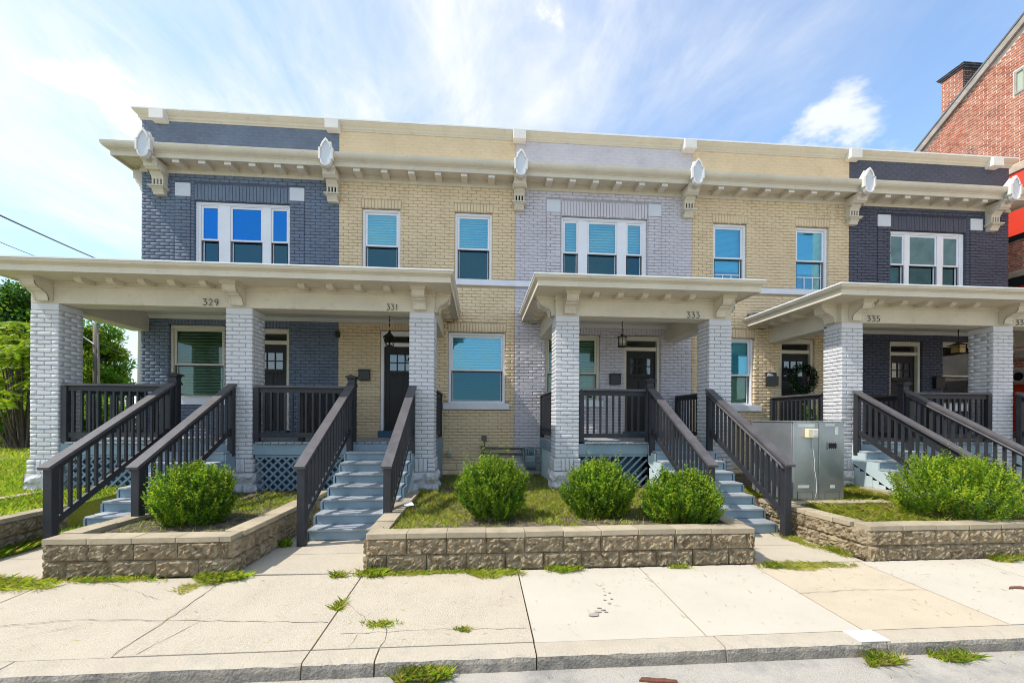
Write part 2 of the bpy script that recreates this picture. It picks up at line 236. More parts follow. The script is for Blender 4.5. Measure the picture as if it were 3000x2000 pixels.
# ------------------------------------------------------------------ helpers
ROOT = {}
class MB:
    def __init__(s): s.v = []; s.f = []; s.m = []; s.sm = []
    def add(s, vs, fs, m=0, smooth=False):
        o = len(s.v); s.v.extend(vs)
        for f in fs: s.f.append([i + o for i in f]); s.m.append(m); s.sm.append(smooth)
        return s
    def box(s, x0, x1, y0, y1, z0, z1, m=0):
        return s.add([(x0,y0,z0),(x1,y0,z0),(x1,y1,z0),(x0,y1,z0),(x0,y0,z1),(x1,y0,z1),(x1,y1,z1),(x0,y1,z1)],
                     [(0,3,2,1),(4,5,6,7),(0,1,5,4),(1,2,6,5),(2,3,7,6),(3,0,4,7)], m)
    def cbox(s, x0, x1, y0, y1, z0, z1, c=0.006, m=0):
        c = min(c, (x1-x0)*.3, (y1-y0)*.3, (z1-z0)*.3); vs = []; ix = {}
        for sx in (0,1):
            for sy in (0,1):
                for sz in (0,1):
                    X=(x0,x1)[sx]; Y=(y0,y1)[sy]; Z=(z0,z1)[sz]; dx=(c,-c)[sx]; dy=(c,-c)[sy]; dz=(c,-c)[sz]
                    ix[(sx,sy,sz)] = len(vs); vs += [(X,Y+dy,Z+dz),(X+dx,Y,Z+dz),(X+dx,Y+dy,Z)]
        g = lambda a,b,c_,k: ix[(a,b,c_)]+k
        fs = [(g(0,0,0,0),g(0,0,1,0),g(0,1,1,0),g(0,1,0,0)),(g(1,0,0,0),g(1,1,0,0),g(1,1,1,0),g(1,0,1,0)),
              (g(0,0,0,1),g(1,0,0,1),g(1,0,1,1),g(0,0,1,1)),(g(0,1,0,1),g(0,1,1,1),g(1,1,1,1),g(1,1,0,1)),
              (g(0,0,0,2),g(0,1,0,2),g(1,1,0,2),g(1,0,0,2)),(g(0,0,1,2),g(1,0,1,2),g(1,1,1,2),g(0,1,1,2))]
        for a in (0,1):
            for b in (0,1):
                fs += [(g(0,a,b,1),g(1,a,b,1),g(1,a,b,2),g(0,a,b,2)),(g(a,0,b,0),g(a,1,b,0),g(a,1,b,2),g(a,0,b,2)),(g(a,b,0,0),g(a,b,1,0),g(a,b,1,1),g(a,b,0,1))]
        for k in ix.values(): fs.append((k,k+1,k+2))
        return s.add(vs, fs, m)
    def beam(s, p0, p1, w, h, m=0, up=(0,0,1), c=0.0):
        a=Vector(p0); b=Vector(p1); d=(b-a).normalized(); u=Vector(up); u=(u-d*u.dot(d)).normalized(); r=d.cross(u)
        vs=[]
        for q in (a,b):
            for i,j in ((-1,-1),(1,-1),(1,1),(-1,1)): vs.append(tuple(q+r*(i*w/2)+u*(j*h/2)))
        return s.add(vs,[(0,3,2,1),(4,5,6,7),(0,1,5,4),(1,2,6,5),(2,3,7,6),(3,0,4,7)],m)
    def prism(s, poly, axis, a0, a1, m=0, smooth=False):
        n=len(poly)
        def P3(p,a): return (a,p[0],p[1]) if axis=='x' else ((p[0],a,p[1]) if axis=='y' else (p[0],p[1],a))
        vs=[P3(p,a0) for p in poly]+[P3(p,a1) for p in poly]
        fs=[tuple(range(n)),tuple(range(2*n-1,n-1,-1))]
        o=len(s.v); s.add(vs,fs,m); 
        for i in range(n):
            j=(i+1)%n; s.f.append([o+i,o+n+i,o+n+j,o+j]); s.m.append(m); s.sm.append(smooth)
        return s
    def tube(s, pts, r, n=8, m=0, caps=True):
        pts=[Vector(p) for p in pts]; o=len(s.v); rs=r if isinstance(r,(list,tuple)) else [r]*len(pts); pu=None
        for i,p in enumerate(pts):
            d=(pts[min(i+1,len(pts)-1)]-pts[max(i-1,0)]).normalized()
            u=Vector((0,0,1)) if abs(d.z)<.9 else Vector((1,0,0))
            if pu is not None: u=pu
            u=(u-d*u.dot(d)).normalized(); pu=u; w=d.cross(u)
            for k in range(n):
                a=2*math.pi*k/n; s.v.append(tuple(p+(u*math.cos(a)+w*math.sin(a))*rs[i]))
        for i in range(len(pts)-1):
            for k in range(n):
                k2=(k+1)%n; s.f.append([o+i*n+k,o+i*n+k2,o+(i+1)*n+k2,o+(i+1)*n+k]); s.m.append(m); s.sm.append(True)
        if caps:
            for e in (0,len(pts)-1): s.f.append([o+e*n+k for k in range(n)]); s.m.append(m); s.sm.append(False)
        return s
    def lathe(s, cx, cy, prof, n=16, m=0):
        o=len(s.v)
        for r,z in prof:
            for k in range(n): a=2*math.pi*(k+.5)/n; s.v.append((cx+r*math.cos(a),cy+r*math.sin(a),z))
        for i in range(len(prof)-1):
            for k in range(n):
                k2=(k+1)%n; s.f.append([o+i*n+k,o+i*n+k2,o+(i+1)*n+k2,o+(i+1)*n+k]); s.m.append(m); s.sm.append(n>8)
        return s
    def sweep(s, path, mit, prof, m=0, caps=True):
        o=len(s.v); n=len(prof)
        for p,q in zip(path,mit):
            for a,z in prof: s.v.append((p[0]+a*q[0],p[1]+a*q[1],z))
        for i in range(len(path)-1):
            for k in range(n-1): s.f.append([o+i*n+k,o+i*n+k+1,o+(i+1)*n+k+1,o+(i+1)*n+k]); s.m.append(m); s.sm.append(False)
        if caps:
            for e in (0,len(path)-1): s.f.append([o+e*n+k for k in range(n)]); s.m.append(m); s.sm.append(False)
        return s
    def mesh(s, name, mats, org=(0,0,0)):
        me=bpy.data.meshes.new(name); ox,oy,oz=org
        me.from_pydata([(x-ox,y-oy,z-oz) for x,y,z in s.v],[],s.f)
        for m_ in mats: me.materials.append(m_)
        me.polygons.foreach_set('material_index',s.m); me.polygons.foreach_set('use_smooth',s.sm); me.update(); return me
    def obj(s, name, mats, parent=None, org=None):
        if not isinstance(mats,(list,tuple)): mats=[mats]
        if parent is not None: org=ROOT[parent.name]
        elif org is None: org=Vector((0,0,0))
        o=bpy.data.objects.new(name,s.mesh(name,mats,org)); COL.objects.link(o)
        if parent is not None: o.parent=parent
        else: o.location=org
        ROOT[o.name]=Vector(org); return o
def tag(o,label=None,cat=None,group=None,kind=None):
    if label: o['label']=label
    if cat: o['category']=cat
    if group: o['group']=group
    if kind: o['kind']=kind
    return o
def thing(name,loc,label,cat,group=None):
    o=bpy.data.objects.new(name,None); COL.objects.link(o); o.location=loc; o.empty_display_size=.2; ROOT[o.name]=Vector(loc)
    return tag(o,label,cat,group)
def part(name,parent):
    o=bpy.data.objects.new(name,None); COL.objects.link(o); o.parent=parent; o.empty_display_size=.1; ROOT[o.name]=ROOT[parent.name]; return o
def place(name,me,parent,loc,scale=(1,1,1),rot=(0,0,0)):
    o=bpy.data.objects.new(name,me); COL.objects.link(o); o.parent=parent; o.location=Vector(loc)-ROOT[parent.name]; o.scale=scale; o.rotation_euler=rot; return o
def npmesh(name,V,F,mats,mi=None,parent=None,org=(0,0,0),smooth=False):
    V=np.asarray(V,dtype=np.float32)-np.asarray(org,dtype=np.float32); F=np.asarray(F,dtype=np.int32); k=F.shape[1]
    me=bpy.data.meshes.new(name); me.vertices.add(len(V)); me.vertices.foreach_set('co',V.ravel()); me.loops.add(F.size); me.loops.foreach_set('vertex_index',F.ravel())
    me.polygons.add(len(F)); me.polygons.foreach_set('loop_start',np.arange(0,F.size,k,dtype=np.int32)); me.polygons.foreach_set('loop_total',np.full(len(F),k,dtype=np.int32))
    for m_ in mats: me.materials.append(m_)
    if mi is not None: me.polygons.foreach_set('material_index',np.asarray(mi,dtype=np.int32))
    me.update(calc_edges=True); me.validate()
    o=bpy.data.objects.new(name,me); COL.objects.link(o)
    if parent is not None: o.parent=parent
    else: o.location=org
    ROOT[o.name]=Vector(org); return o
CAM=np.array((0,0,1.7))

# ------------------------------------------------------------------ bricks
def brick_variants(m_, n=7, ch=(0.035,0.13), jit=0.06, pillow=0.25):
    res=[]
    for k in range(n):
        rr=random.Random(100+k); j=lambda a: rr.uniform(-a,a); vs=[]; 
        for (x,z) in ((-.5,-.5),(.5,-.5),(.5,.5),(-.5,.5)): vs.append((x,1.0,z))
        for (x,z) in ((-.5,-.5),(.5,-.5),(.5,.5),(-.5,.5)): vs.append((x+j(.012),.085+j(.02),z+j(jit*.5)))
        for (x,z) in ((-1,-1),(1,-1),(1,1),(-1,1)): vs.append((x*(.5-ch[0]*rr.uniform(.6,1.5)),0+max(0,j(.022)),z*(.5-ch[1]*rr.uniform(.7,1.4))))
        fs=[(8,9,10,11)]
        for i in range(4):
            q=(i+1)%4; fs+=[(4+i,4+q,8+q,8+i),(i,q,4+q,4+i)]
        me=bpy.data.meshes.new('brick'); me.from_pydata(vs,[],fs); me.materials.append(m_); me.update(); res.append((me,np.array(vs),fs))
    return res
BV={}
def bv(key):
    if key not in BV: BV[key]=brick_variants(M[key])
    return BV[key]
def join_bricks(items, var):
    """items: (x,y,z,w,d,h,rotz,variant) -> verts, quads"""
    A=np.array([it[:7] for it in items]); V=np.stack([var[int(it[7])][1] for it in items]); F=np.array(var[0][2])
    W=V*np.stack([A[:,3],A[:,4],A[:,5]],1)[:,None,:]
    c=np.cos(A[:,6])[:,None]; s_=np.sin(A[:,6])[:,None]
    X=W[:,:,0]*c-W[:,:,1]*s_; Y=W[:,:,0]*s_+W[:,:,1]*c
    P=np.stack([X+A[:,0:1],Y+A[:,1:2],W[:,:,2]+A[:,2:3]],2); nv=V.shape[1]
    FF=(F[None]+(np.arange(len(items))*nv)[:,None,None]).reshape(-1,4)
    return P.reshape(-1,3),FF
def lay(u0,u1,z0,z1,holes=(),course=0.0745,L=0.212,joint=0.008,seed=0,soldier=False,phase=0):
    """bricks in a wall strip: list of (uc,zc,w,h)"""
    rr=random.Random(seed); out=[]
    if soldier:
        n=max(1,round((u1-u0)/course)); st=(u1-u0)/n
        return [(u0+(i+.5)*st,(z0+z1)/2+rr.uniform(-.004,.004),st-joint,z1-z0-joint) for i in range(n)]
    n=max(1,round((z1-z0)/course)); st=(z1-z0)/n
    for i in range(n):
        a=z0+i*st; b=a+st; zc=(a+b)/2
        cuts=[(u0,u1)]
        for (h0,h1,k0,k1) in holes:
            if b-.012>k0 and a+.012<k1:
                nc=[]
                for (p,q) in cuts:
                    if h1<=p or h0>=q: nc.append((p,q)); continue
                    if h0>p: nc.append((p,h0))
                    if h1<q: nc.append((h1,q))
                cuts=nc
        for (p,q) in cuts:
            x=p; off=(0 if (i+phase)%2==0 else L/2)
            g=math.floor((p-off)/L)*L+off; edges=[p]; g+=L
            while g<q-.05:
                if g>p+.05: edges.append(g)
                g+=L
            edges.append(q)
            for e0,e1 in zip(edges,edges[1:]):
                out.append(((e0+e1)/2,zc+rr.uniform(-.0025,.0025),e1-e0-joint+rr.uniform(-.004,.004),st-joint+rr.uniform(-.004,.002)))
    return out
def place_bricks(parent, items, key, limit, hide=None, nm='brick', rest='bricks'):
    """items (x,y,z,w,d,h,rotz): the largest shown become objects, the others one mesh"""
    if not items: return
    var=bv(key); it=[(*i,random.randrange(len(var))) for i in items]
    A=np.array([i[:3] for i in it]); d=np.linalg.norm(A-CAM,axis=1); sc=np.array([i[3]*i[5] for i in it])/d**2
    if hide is not None: sc=sc*np.array([0.02 if hide(i) else 1.0 for i in it])
    od=np.argsort(-sc); big=set(od[:limit].tolist()); rst=[it[k] for k in range(len(it)) if k not in big]
    for k in od[:limit]:
        i=it[k]; place(nm,var[i[7]][0],parent,i[:3],(i[3],i[4],i[5]),(0,0,i[6]))
    if rst:
        V,F=join_bricks(rst,var); o=npmesh(rest,V,F,[M[key]],None,parent,ROOT[parent.name]); o['kind']='stuff'

# ------------------------------------------------------------------ ground, street, pavement
YF = 10.07; YP = 7.90; ZD = 1.25
g = MB(); g.box(-300,300,-120,400,-.75,-.30); tag(g.obj('ground',M['far']),kind='structure')
st = MB(); st.box(-120,120,-14,3.09,-.29,-.165); tag(st.obj('street',M['asphalt']),kind='structure')
def seg_grid(mb,x0,x1,y0,y1,zf,nx,ny,zb):
    vs=[];fs=[]
    for j in range(ny+1):
        for i in range(nx+1):
            x=x0+(x1-x0)*i/nx; y=y0+(y1-y0)*j/ny; vs.append((x,y,zf(x,y)))
    for j in range(ny):
        for i in range(nx): a=j*(nx+1)+i; fs.append((a,a+1,a+nx+2,a+nx+1))
    o=len(vs); 
    ring=[i for i in range(nx+1)]+[(j*(nx+1)+nx) for j in range(1,ny+1)]+[ny*(nx+1)+i for i in range(nx-1,-1,-1)]+[j*(nx+1) for j in range(ny-1,0,-1)]
    for r in ring: x,y,z=vs[r]; vs.append((x,y,zb))
    n=len(ring)
    for i in range(n): fs.append((ring[i],o+i,o+(i+1)%n,ring[(i+1)%n]))
    mb.add(vs,fs)
swz = lambda x,y: -0.05+max(0,min(1,(y-3.26)/1.45))*0.045
sw = thing('sidewalk',(0,4,0),None,None); tag(sw,kind='structure')
gapm = MB(); gapm.box(-30,30,3.12,4.76,-.28,-.075); gapm.obj('joint_bed',M['gap'],sw)
JX = [-9.6,-7.9,-6.2,-4.4,-2.66,-1.255,0.435,1.84,3.20,4.56,6.0,7.5,9.1,10.8,12.5]
KIND = {0.435:'conc_new',1.84:'conc_new',3.20:'conc_tan',4.56:'conc_new',6.0:'conc_new',7.5:'conc_tan'}
for a,b in zip(JX,JX[1:]):
    key=KIND.get(a,'conc_old'); mb=MB(); wob=random.Random(int(a*100)); t=wob.uniform(-.004,.004)
    y1=4.72 if key!='conc_old' else 4.70
    seg_grid(mb,a+.007,b-.007,3.268,y1,lambda x,y:swz(x,y)+t+(x-a)*wob.uniform(-.0008,.0008)*0+.0,5,6,-.2)
    mb.obj('slab',M[key],sw)
kb = thing('kerb',(0,3.2,-.1),None,None); tag(kb,kind='structure')
KX = [-12,-9,-6.2,-3.3,-1.26,-.75,.432,1.90,3.24,5.6,8.2,11,14]
for a,b in zip(KX,KX[1:]):
    mb=MB(); rr=random.Random(int(a*77)); n=14; prof0=[(3.262,-.052),(3.17,-.053),(3.12,-.057),(3.098,-.07),(3.088,-.10),(3.083,-.20)]
    vs=[];fs=[]
    for i in range(n+1):
        x=a+.006+(b-a-.012)*i/n
        for k,(y,z) in enumerate(prof0):
            e=rr.uniform(-.006,.006) if k in(2,3,4) else 0
            vs.append((x,y+e,z+(rr.uniform(-.004,.003) if k in (2,3) else 0)))
        vs.append((x,3.262,-.20))
    w=len(prof0)+1
    for i in range(n):
        for k in range(w): fs.append((i*w+k,i*w+(k+1)%w,(i+1)*w+(k+1)%w,(i+1)*w+k))
    mb.add(vs,fs,0); mb.add([],[]); 
    o0=len(mb.f)
    mb.f.append([k for k in range(w)]); mb.m.append(0); mb.sm.append(False); mb.f.append([n*w+k for k in range(w)]); mb.m.append(0); mb.sm.append(False)
    for q,f in enumerate(mb.f[:n*w]):
        if q%w in (3,4): mb.m[q]=1
    mb.obj('kerb_stone',[M['kerb'],M['kerbface']],kb)
mb=MB(); mb.cbox(3.02,3.27,3.10,3.27,-.06,-.0485,.003); mb.obj('mortar_patch',M['patch'],kb)
for nm,x0,x1,y1 in (('walkway',-2.66,-1.23,7.9),('walkway',3.25,4.66,7.9),('walkway',-5.92,-4.52,7.9),('walkway',7.45,8.8,7.9)):
    w_=thing(nm,((x0+x1)/2,5.3,0),None,None); tag(w_,kind='structure')
    for (a,b) in ((4.742,5.42),(5.43,y1)):
        mb=MB(); seg_grid(mb,x0,x1,a,b,lambda x,y:-.003+.004*math.sin(x*3+y*2),5,4,-.25); mb.obj('slab',M['conc_old'],w_)
# earth and lawn
def hump(x,y): return .018*math.sin(x*2.3+1)*math.cos(y*1.9)+.012*math.sin(x*5.1+y*4.3)
def earth(name,x0,x1,y0,y1,z,m,nx=24,ny=16,amp=1.0):
    mb=MB(); seg_grid(mb,x0,x1,y0,y1,lambda x,y:z+amp*hump(x,y),nx,ny,-.2); o=mb.obj(name,M[m]); return tag(o,kind='structure')
earth('planting_soil',-4.40,-2.80,4.92,7.72,.355,'soil'); earth('planting_soil',-1.08,3.12,4.92,7.72,.36,'soil',40,24); earth('planting_soil',4.82,7.44,4.92,7.72,.36,'soil')
earth('planting_soil',8.85,16,4.92,7.72,.36,'soil',10,8)
mb=MB(); mb.box(-7.35,60,7.73,80,-.2,.36); tag(mb.obj('yard_soil',M['soil']),kind='structure')
earth('lawn',-70,-7.36,4.92,90,.40,'lawn',50,50,1.5); earth('lawn',-7.355,-6.08,4.92,7.72,.385,'lawn',12,14)

# ------------------------------------------------------------------ split-face block walls
def rough_block(w,h,d,seed,nx=17,nz=8):
    rr=np.random.default_rng(seed); vs=[];fs=[]
    H=rr.uniform(0,1,(nz+1,nx+1)); H=(H+np.roll(H,1,0)+np.roll(H,1,1)+np.roll(H,-1,1)+rr.uniform(0,1,H.shape)*2.2)/6.2
    for j in range(nz+1):
        for i in range(nx+1):
            e=min(i,nx-i,1)*min(j,nz-j,1)
            vs.append((-w/2+w*i/nx+(rr.uniform(-.008,.008) if e else 0),-(.010+.085*(H[j,i]-.30) if e else 0.0),-h/2+h*j/nz+(rr.uniform(-.006,.006) if e else 0)))
    for j in range(nz):
        for i in range(nx): a=j*(nx+1)+i; fs.append((a,a+1,a+nx+2,a+nx+1))
    ring=[i for i in range(nx+1)]+[(j*(nx+1)+nx) for j in range(1,nz+1)]+[nz*(nx+1)+i for i in range(nx-1,-1,-1)]+[j*(nx+1) for j in range(nz-1,0,-1)]
    o=len(vs); 
    for r in ring: vs.append((vs[r][0],d,vs[r][2]))
    n=len(ring)
    for i in range(n): fs.append((ring[(i+1)%n],o+(i+1)%n,o+i,ring[i]))
    fs.append(tuple(range(o,o+n)))
    me=bpy.data.meshes.new('block'); me.from_pydata(vs,[],fs); me.materials.append(M['block']); me.update(); return me
BLK=[rough_block(.436,.183,.19,s) for s in range(9)]
def cap_mesh():
    mb=MB(); mb.cbox(-.5,.5,-.5,.5,-.5,.5,.02); return mb.mesh('cap_stone',[M['cap']])
CAPM=cap_mesh()
def block_wall(t, runs, z0=-.01):
    """runs: (x0,y0,x1,y1, outward angle, trim start, trim end)"""
    for (x0,y0,x1,y1,cut0,cut1) in runs:
        p=Vector((x0,y0,0)); q=Vector((x1,y1,0)); Ln=(q-p).length; d=(q-p).normalized(); ang=math.atan2(d.y,d.x)
        for c in range(2):
            off=0 if c%2 else .218; s_=0.0; edges=[0.0]; e=off if off>0 else .44
            while e<Ln-.06: edges.append(e); e+=.44
            edges.append(Ln)
            for a,b in zip(edges,edges[1:]):
                m_=p+d*((a+b)/2); w=(b-a)-.006
                place('block',random.choice(BLK),t,(m_.x,m_.y,z0+.0935+c*.187),(w/.436,1,1),(0,0,ang))
        a=cut0
        while a<Ln-cut1-.02:
            b=min(a+.44,Ln-cut1)
            if Ln-cut1-b<.12: b=Ln-cut1
            m_=p+d*((a+b)/2)+Vector((-d.y,d.x,0))*.085
            place('cap_stone',CAPM,t,(m_.x,m_.y,z0+.374+.029+random.uniform(-.004,.004)),(b-a-.006,.225,.058+random.uniform(-.002,.003)),(random.uniform(-.006,.006),random.uniform(-.005,.005),ang+random.uniform(-.012,.012))); a=b
pw=[('low tan split-face block wall round the left planting bed with one round shrub','retaining wall',(-3.6,4.75,0),[(-4.53,4.745,-2.65,4.745,0,0),(-2.65,4.745,-2.65,7.6,.20,0),(-4.53,7.6,-4.53,4.745,0,.20)]),
    ('long tan block wall round the middle bed with three shrubs','retaining wall',(1,4.75,0),[(-1.24,4.745,3.25,4.745,0,0),(3.25,4.745,3.25,7.5,.20,0),(-1.24,7.5,-1.24,4.745,0,.20)]),
    ('tan block wall round the right bed below the metal cabinet','retaining wall',(5.8,4.75,0),[(4.70,4.745,7.45,4.745,0,0),(7.45,4.745,7.45,7.5,.20,0),(4.55,6.5,4.70,4.745,0,.20)]),
    ('short block wall beside the lawn at the left picture edge','retaining wall',(-6,5.5,0),[(-5.90,4.745,-5.90,6.5,0,0),(-9.5,4.745,-5.90,4.745,0,.20)])]
for lab,cat,loc,runs in pw:
    t=thing('retaining_wall',loc,lab,cat,'block walls along the pavement'); block_wall(t,runs)
mb=MB(); mb.cbox(4.75,6.45,6.10,6.28,.33,.425,.01); tag(mb.obj('stone_edging',M['cap'],org=Vector((5.6,6.2,.37))),'thin flat stone edging in the grass before the metal cabinet','edging')
mb=MB(); mb.cbox(-7.40,-7.22,5.2,7.60,.33,.445,.01); tag(mb.obj('stone_edging',M['cap'],org=Vector((-7.3,6.5,.37))),'thin stone edging on the lawn running to the leftmost pillar','edging')

# ------------------------------------------------------------------ row houses
XB=[-7.603,-3.289,.830,5.243,9.410,13.92]
KEYS=['slate','cream','lav','cream','navy']
HL=['slate blue painted brick row house at the left end of the terrace','cream painted brick row house between the slate blue and lavender grey houses',
    'lavender grey painted brick row house in the middle of the terrace','cream painted brick row house between the lavender grey and dark navy houses','dark navy painted brick row house at the right end beside the red brick building']
BRX=[-7.17,-3.40,.915,5.10,9.43,13.36]
H=[thing('row_house',((XB[i]+XB[i+1])/2,YF,.36),HL[i],'house','row houses of the painted terrace') for i in range(5)]
def cells(mb,x0,x1,z0,z1,holes,y0,y1,m=0):
    xs=sorted({x0,x1,*[h[0] for h in holes],*[h[1] for h in holes]}); xs=[x for x in xs if x0<=x<=x1]
    for a,b in zip(xs,xs[1:]):
        cur=z0; hs=sorted([(h[2],h[3]) for h in holes if h[0]<b-1e-6 and h[1]>a+1e-6])
        for k0,k1 in hs:
            if k0>cur: mb.box(a,b,y0,y1,cur,k0,m)
            cur=k1
        if cur<z1: mb.box(a,b,y0,y1,cur,z1,m)
WD=MB()
def window(h,x0,x1,z0,z1,panes,zt,zm,zb,gu='pane',gl='pane_lo',blind=None,blo=True,fm='white',grid=False,bm='blind',pitch=.068,screen=True):
    w=part('window',h); f=MB(); ya=YF+.045
    f.cbox(x0,x0+.05,ya,YF+.20,z0,z1); f.cbox(x1-.05,x1,ya,YF+.20,z0,z1); f.cbox(x0+.0501,x1-.0501,ya+.001,YF+.20,z1-.055,z1); f.cbox(x0+.0501,x1-.0501,ya+.001,YF+.20,z0,z0+.045)
    yb=YF+.066; holes=[(a-.045,b+.045,zb-.045,zt+.045) for a,b in panes]
    cells(f,x0+.0502,x1-.0502,z0+.0452,z1-.0552,holes,yb,YF+.195); f.obj('frame',M[fm],w)
    su=MB(); sl=MB(); sc_=MB(); gu_=MB(); gl_=MB()
    for a,b in panes:
        y=YF+.082
        su.cbox(a-.044,a,y,y+.04,zm-.0,zt+.044,.004); su.cbox(b,b+.044,y,y+.04,zm-.0,zt+.044,.004); su.cbox(a,b,y+.001,y+.04,zt,zt+.044,.004); su.cbox(a-.044,b+.044,y-.003,y+.05,zm-.022,zm+.018,.004)
        gu_.box(a-.003,b+.003,y+.018,y+.022,zm+.01,zt+.003)
        y=YF+.118
        sl.cbox(a-.044,a,y,y+.04,zb-.044,zm-.02,.004); sl.cbox(b,b+.044,y,y+.04,zb-.044,zm-.02,.004); sl.cbox(a,b,y+.001,y+.04,zb-.044,zb,.004)
        gl_.box(a-.003,b+.003,y+.018,y+.022,zb-.003,zm-.02)
        if screen:
            y=YF+.090
            for (p,q,r_,t_) in ((a-.030,a-.012,zb-.035,zm-.024),(b+.012,b+.030,zb-.035,zm-.024),(a-.012,b+.012,zb-.035,zb-.017),(a-.012,b+.012,zm-.042,zm-.024)): sc_.box(p,q,y,y+.012,r_,t_)
        if grid:
            zg=zb+.42*(zm-zb)
            sl.box(a,b,YF+.120,YF+.134,zg-.012,zg+.012)
            for k in (1,2): xx=a+(b-a)*k/3; sl.box(xx-.011,xx+.011,YF+.121,YF+.133,zb,zg-.012)
    su.obj('upper_sash',M[fm],w); sl.obj('lower_sash',M[fm],w); gu_.obj('upper_pane',M[gu],w); gl_.obj('lower_pane',M[gl],w)
    if sc_.v: sc_.obj('screen_frame',M['screen'],w)
    if blind is not None:
        bl=MB()
        for a,b in panes:
            z=zt+.02; bl.box(a-.03,b+.03,YF+.185,YF+.225,z-.03,z+.02)
            while z>blind:
                bl.add([(a-.03,YF+.190,z-.030),(b+.03,YF+.190,z-.030),(b+.03,YF+.215,z+.018),(a-.03,YF+.215,z+.018),(a-.03,YF+.193,z-.030),(b+.03,YF+.193,z-.030),(b+.03,YF+.218,z+.018),(a-.03,YF+.218,z+.018)],[(0,1,2,3),(7,6,5,4),(0,4,5,1),(2,6,7,3)]); z-=pitch
        bl.obj('blind',M[bm],w)
    return w
def stone_sill(h,x0,x1,z0,z1):
    s_=MB(); s_.cbox(x0,x1,YF-.07,YF+.14,z0,z1,.008); s_.obj('window_sill',M['sill'],h)
def door(h,x0,x1,fm='casing',hinge='l'):
    d=part('front_door',h); f=MB(); zt=3.745; ya=YF+.035
    f.cbox(x0,x0+.07,ya,YF+.22,ZD+.10,zt); f.cbox(x1-.07,x1,ya,YF+.22,ZD+.10,zt); f.cbox(x0+.0701,x1-.0701,ya+.001,YF+.22,zt-.11,zt); f.cbox(x0+.0702,x1-.0702,ya+.02,YF+.22,3.385,3.475); f.obj('casing',M[fm],d)
    p=MB(); p.box(x0+.07,x1-.07,YF+.13,YF+.136,3.475,zt-.11); p.obj('transom_pane',M['pane_d'],d)
    a,b=x0+.074,x1-.074; s_=MB(); y=YF+.12; la=a+.12; lb=b-.12; z0,z1=2.82,3.20
    holes=[]; cw=(lb-la-.05)/3; ch=(z1-z0-.025)/2
    for i in range(3):
        for j in range(2): holes.append((la+i*(cw+.025),la+i*(cw+.025)+cw,z0+j*(ch+.025),z0+j*(ch+.025)+ch))
    holes+=[(a+.11,(a+b)/2-.04,1.62,2.66),((a+b)/2+.04,b-.11,1.62,2.66)]
    cells(s_,a,b,ZD+.145,3.38,sorted(holes,key=lambda q:(q[0],q[2])),y,y+.045)
    for q in holes[6:]: s_.box(q[0],q[1],y+.014,y+.04,q[2],q[3])
    s_.box(la-.03,lb+.03,y-.03,y-.001,2.745,2.775)
    for i in range(6): xx=la+(lb-la)*(i+.5)/6; s_.box(xx-.02,xx+.02,y-.02,y-.001,2.70,2.745)
    s_.obj('door_leaf',M['door'],d)
    for q in holes[:6]:
        pm=MB(); pm.box(q[0],q[1],y+.016,y+.022,q[2],q[3]); pm.obj('door_pane',M['pane_d'],d)
    k=MB(); kx=(a+.06) if hinge=='r' else (b-.06); k.lathe(kx,y-.03,[(.0,2.20),(.03,2.20),(.034,2.22),(.03,2.25),(0,2.25)],10); k.box(kx-.025,kx+.025,y-.012,y-.001,2.12,2.33); k.obj('handle',M['bronze'],d)
    t=MB(); t.cbox(x0-.02,x1+.02,YF-.16,YF+.20,ZD+.002,ZD+.145,.008); t.obj('threshold',M['teal'],d)
UP=(6.49,5.765,5.06)
HOLES=[[] for _ in range(5)]; SOLD=[[] for _ in range(5)]
def triple(i,x0,x1,ps,**k):
    window(H[i],x0,x1,4.99,6.61,ps,*UP,**k); HOLES[i].append((x0,x1,4.99,6.61))
    SOLD[i].append((x0-.0,x1+.0,6.62,6.985))
def single(i,x0,x1,z0,z1,zt,zm,zb,**k):
    window(H[i],x0,x1,z0,z1,[(x0+.105,x1-.105)],zt,zm,zb,**k); HOLES[i].append((x0,x1,z0,z1)); SOLD[i].append((x0-.02,x1+.02,z1+.005,z1+.215))
triple(0,-6.48,-4.37,[(-6.34,-6.03),(-5.70,-5.075),(-4.80,-4.50)],gu='pane_b',blind=6.30)
single(1,-2.763,-1.884,4.99,6.60,*UP,blind=5.05,pitch=.062); single(1,-.608,.278,4.99,6.60,*UP,blind=5.05,pitch=.062)
triple(2,1.961,4.095,[(2.06,2.345),(2.66,3.32),(3.635,3.955)],blind=5.05)
single(3,5.792,6.666,4.99,6.60,*UP,blind=5.48,grid=True,pitch=.03,gl='pane'); single(3,7.978,8.857,4.99,6.60,*UP,blind=5.48,grid=True,pitch=.03,gl='pane')
triple(4,10.551,12.689,[(10.66,10.985),(11.20,11.915),(12.16,12.54)],blind=5.05)
single(0,-7.01,-5.815,2.13,3.785,3.66,2.90,2.20,gu='pane_p',gl='pane_p',blind=2.25,fm='casing',bm='gblind')
single(1,-.748,.608,2.06,3.745,3.63,2.855,2.13,blind=2.15)
single(2,1.58,2.92,2.14,3.74,3.625,2.82,2.22,gu='pane_p',gl='pane_p',blind=2.25,fm='casing',pitch=.062)
single(3,5.52,6.875,2.06,3.735,3.64,2.82,2.13,blind=2.15,pitch=.03,gl='pane_p')
single(4,12.05,13.40,2.10,3.765,3.63,2.875,2.18,gu='pane_p',gl='pane_p',blind=2.20,fm='casing',bm='gblind')
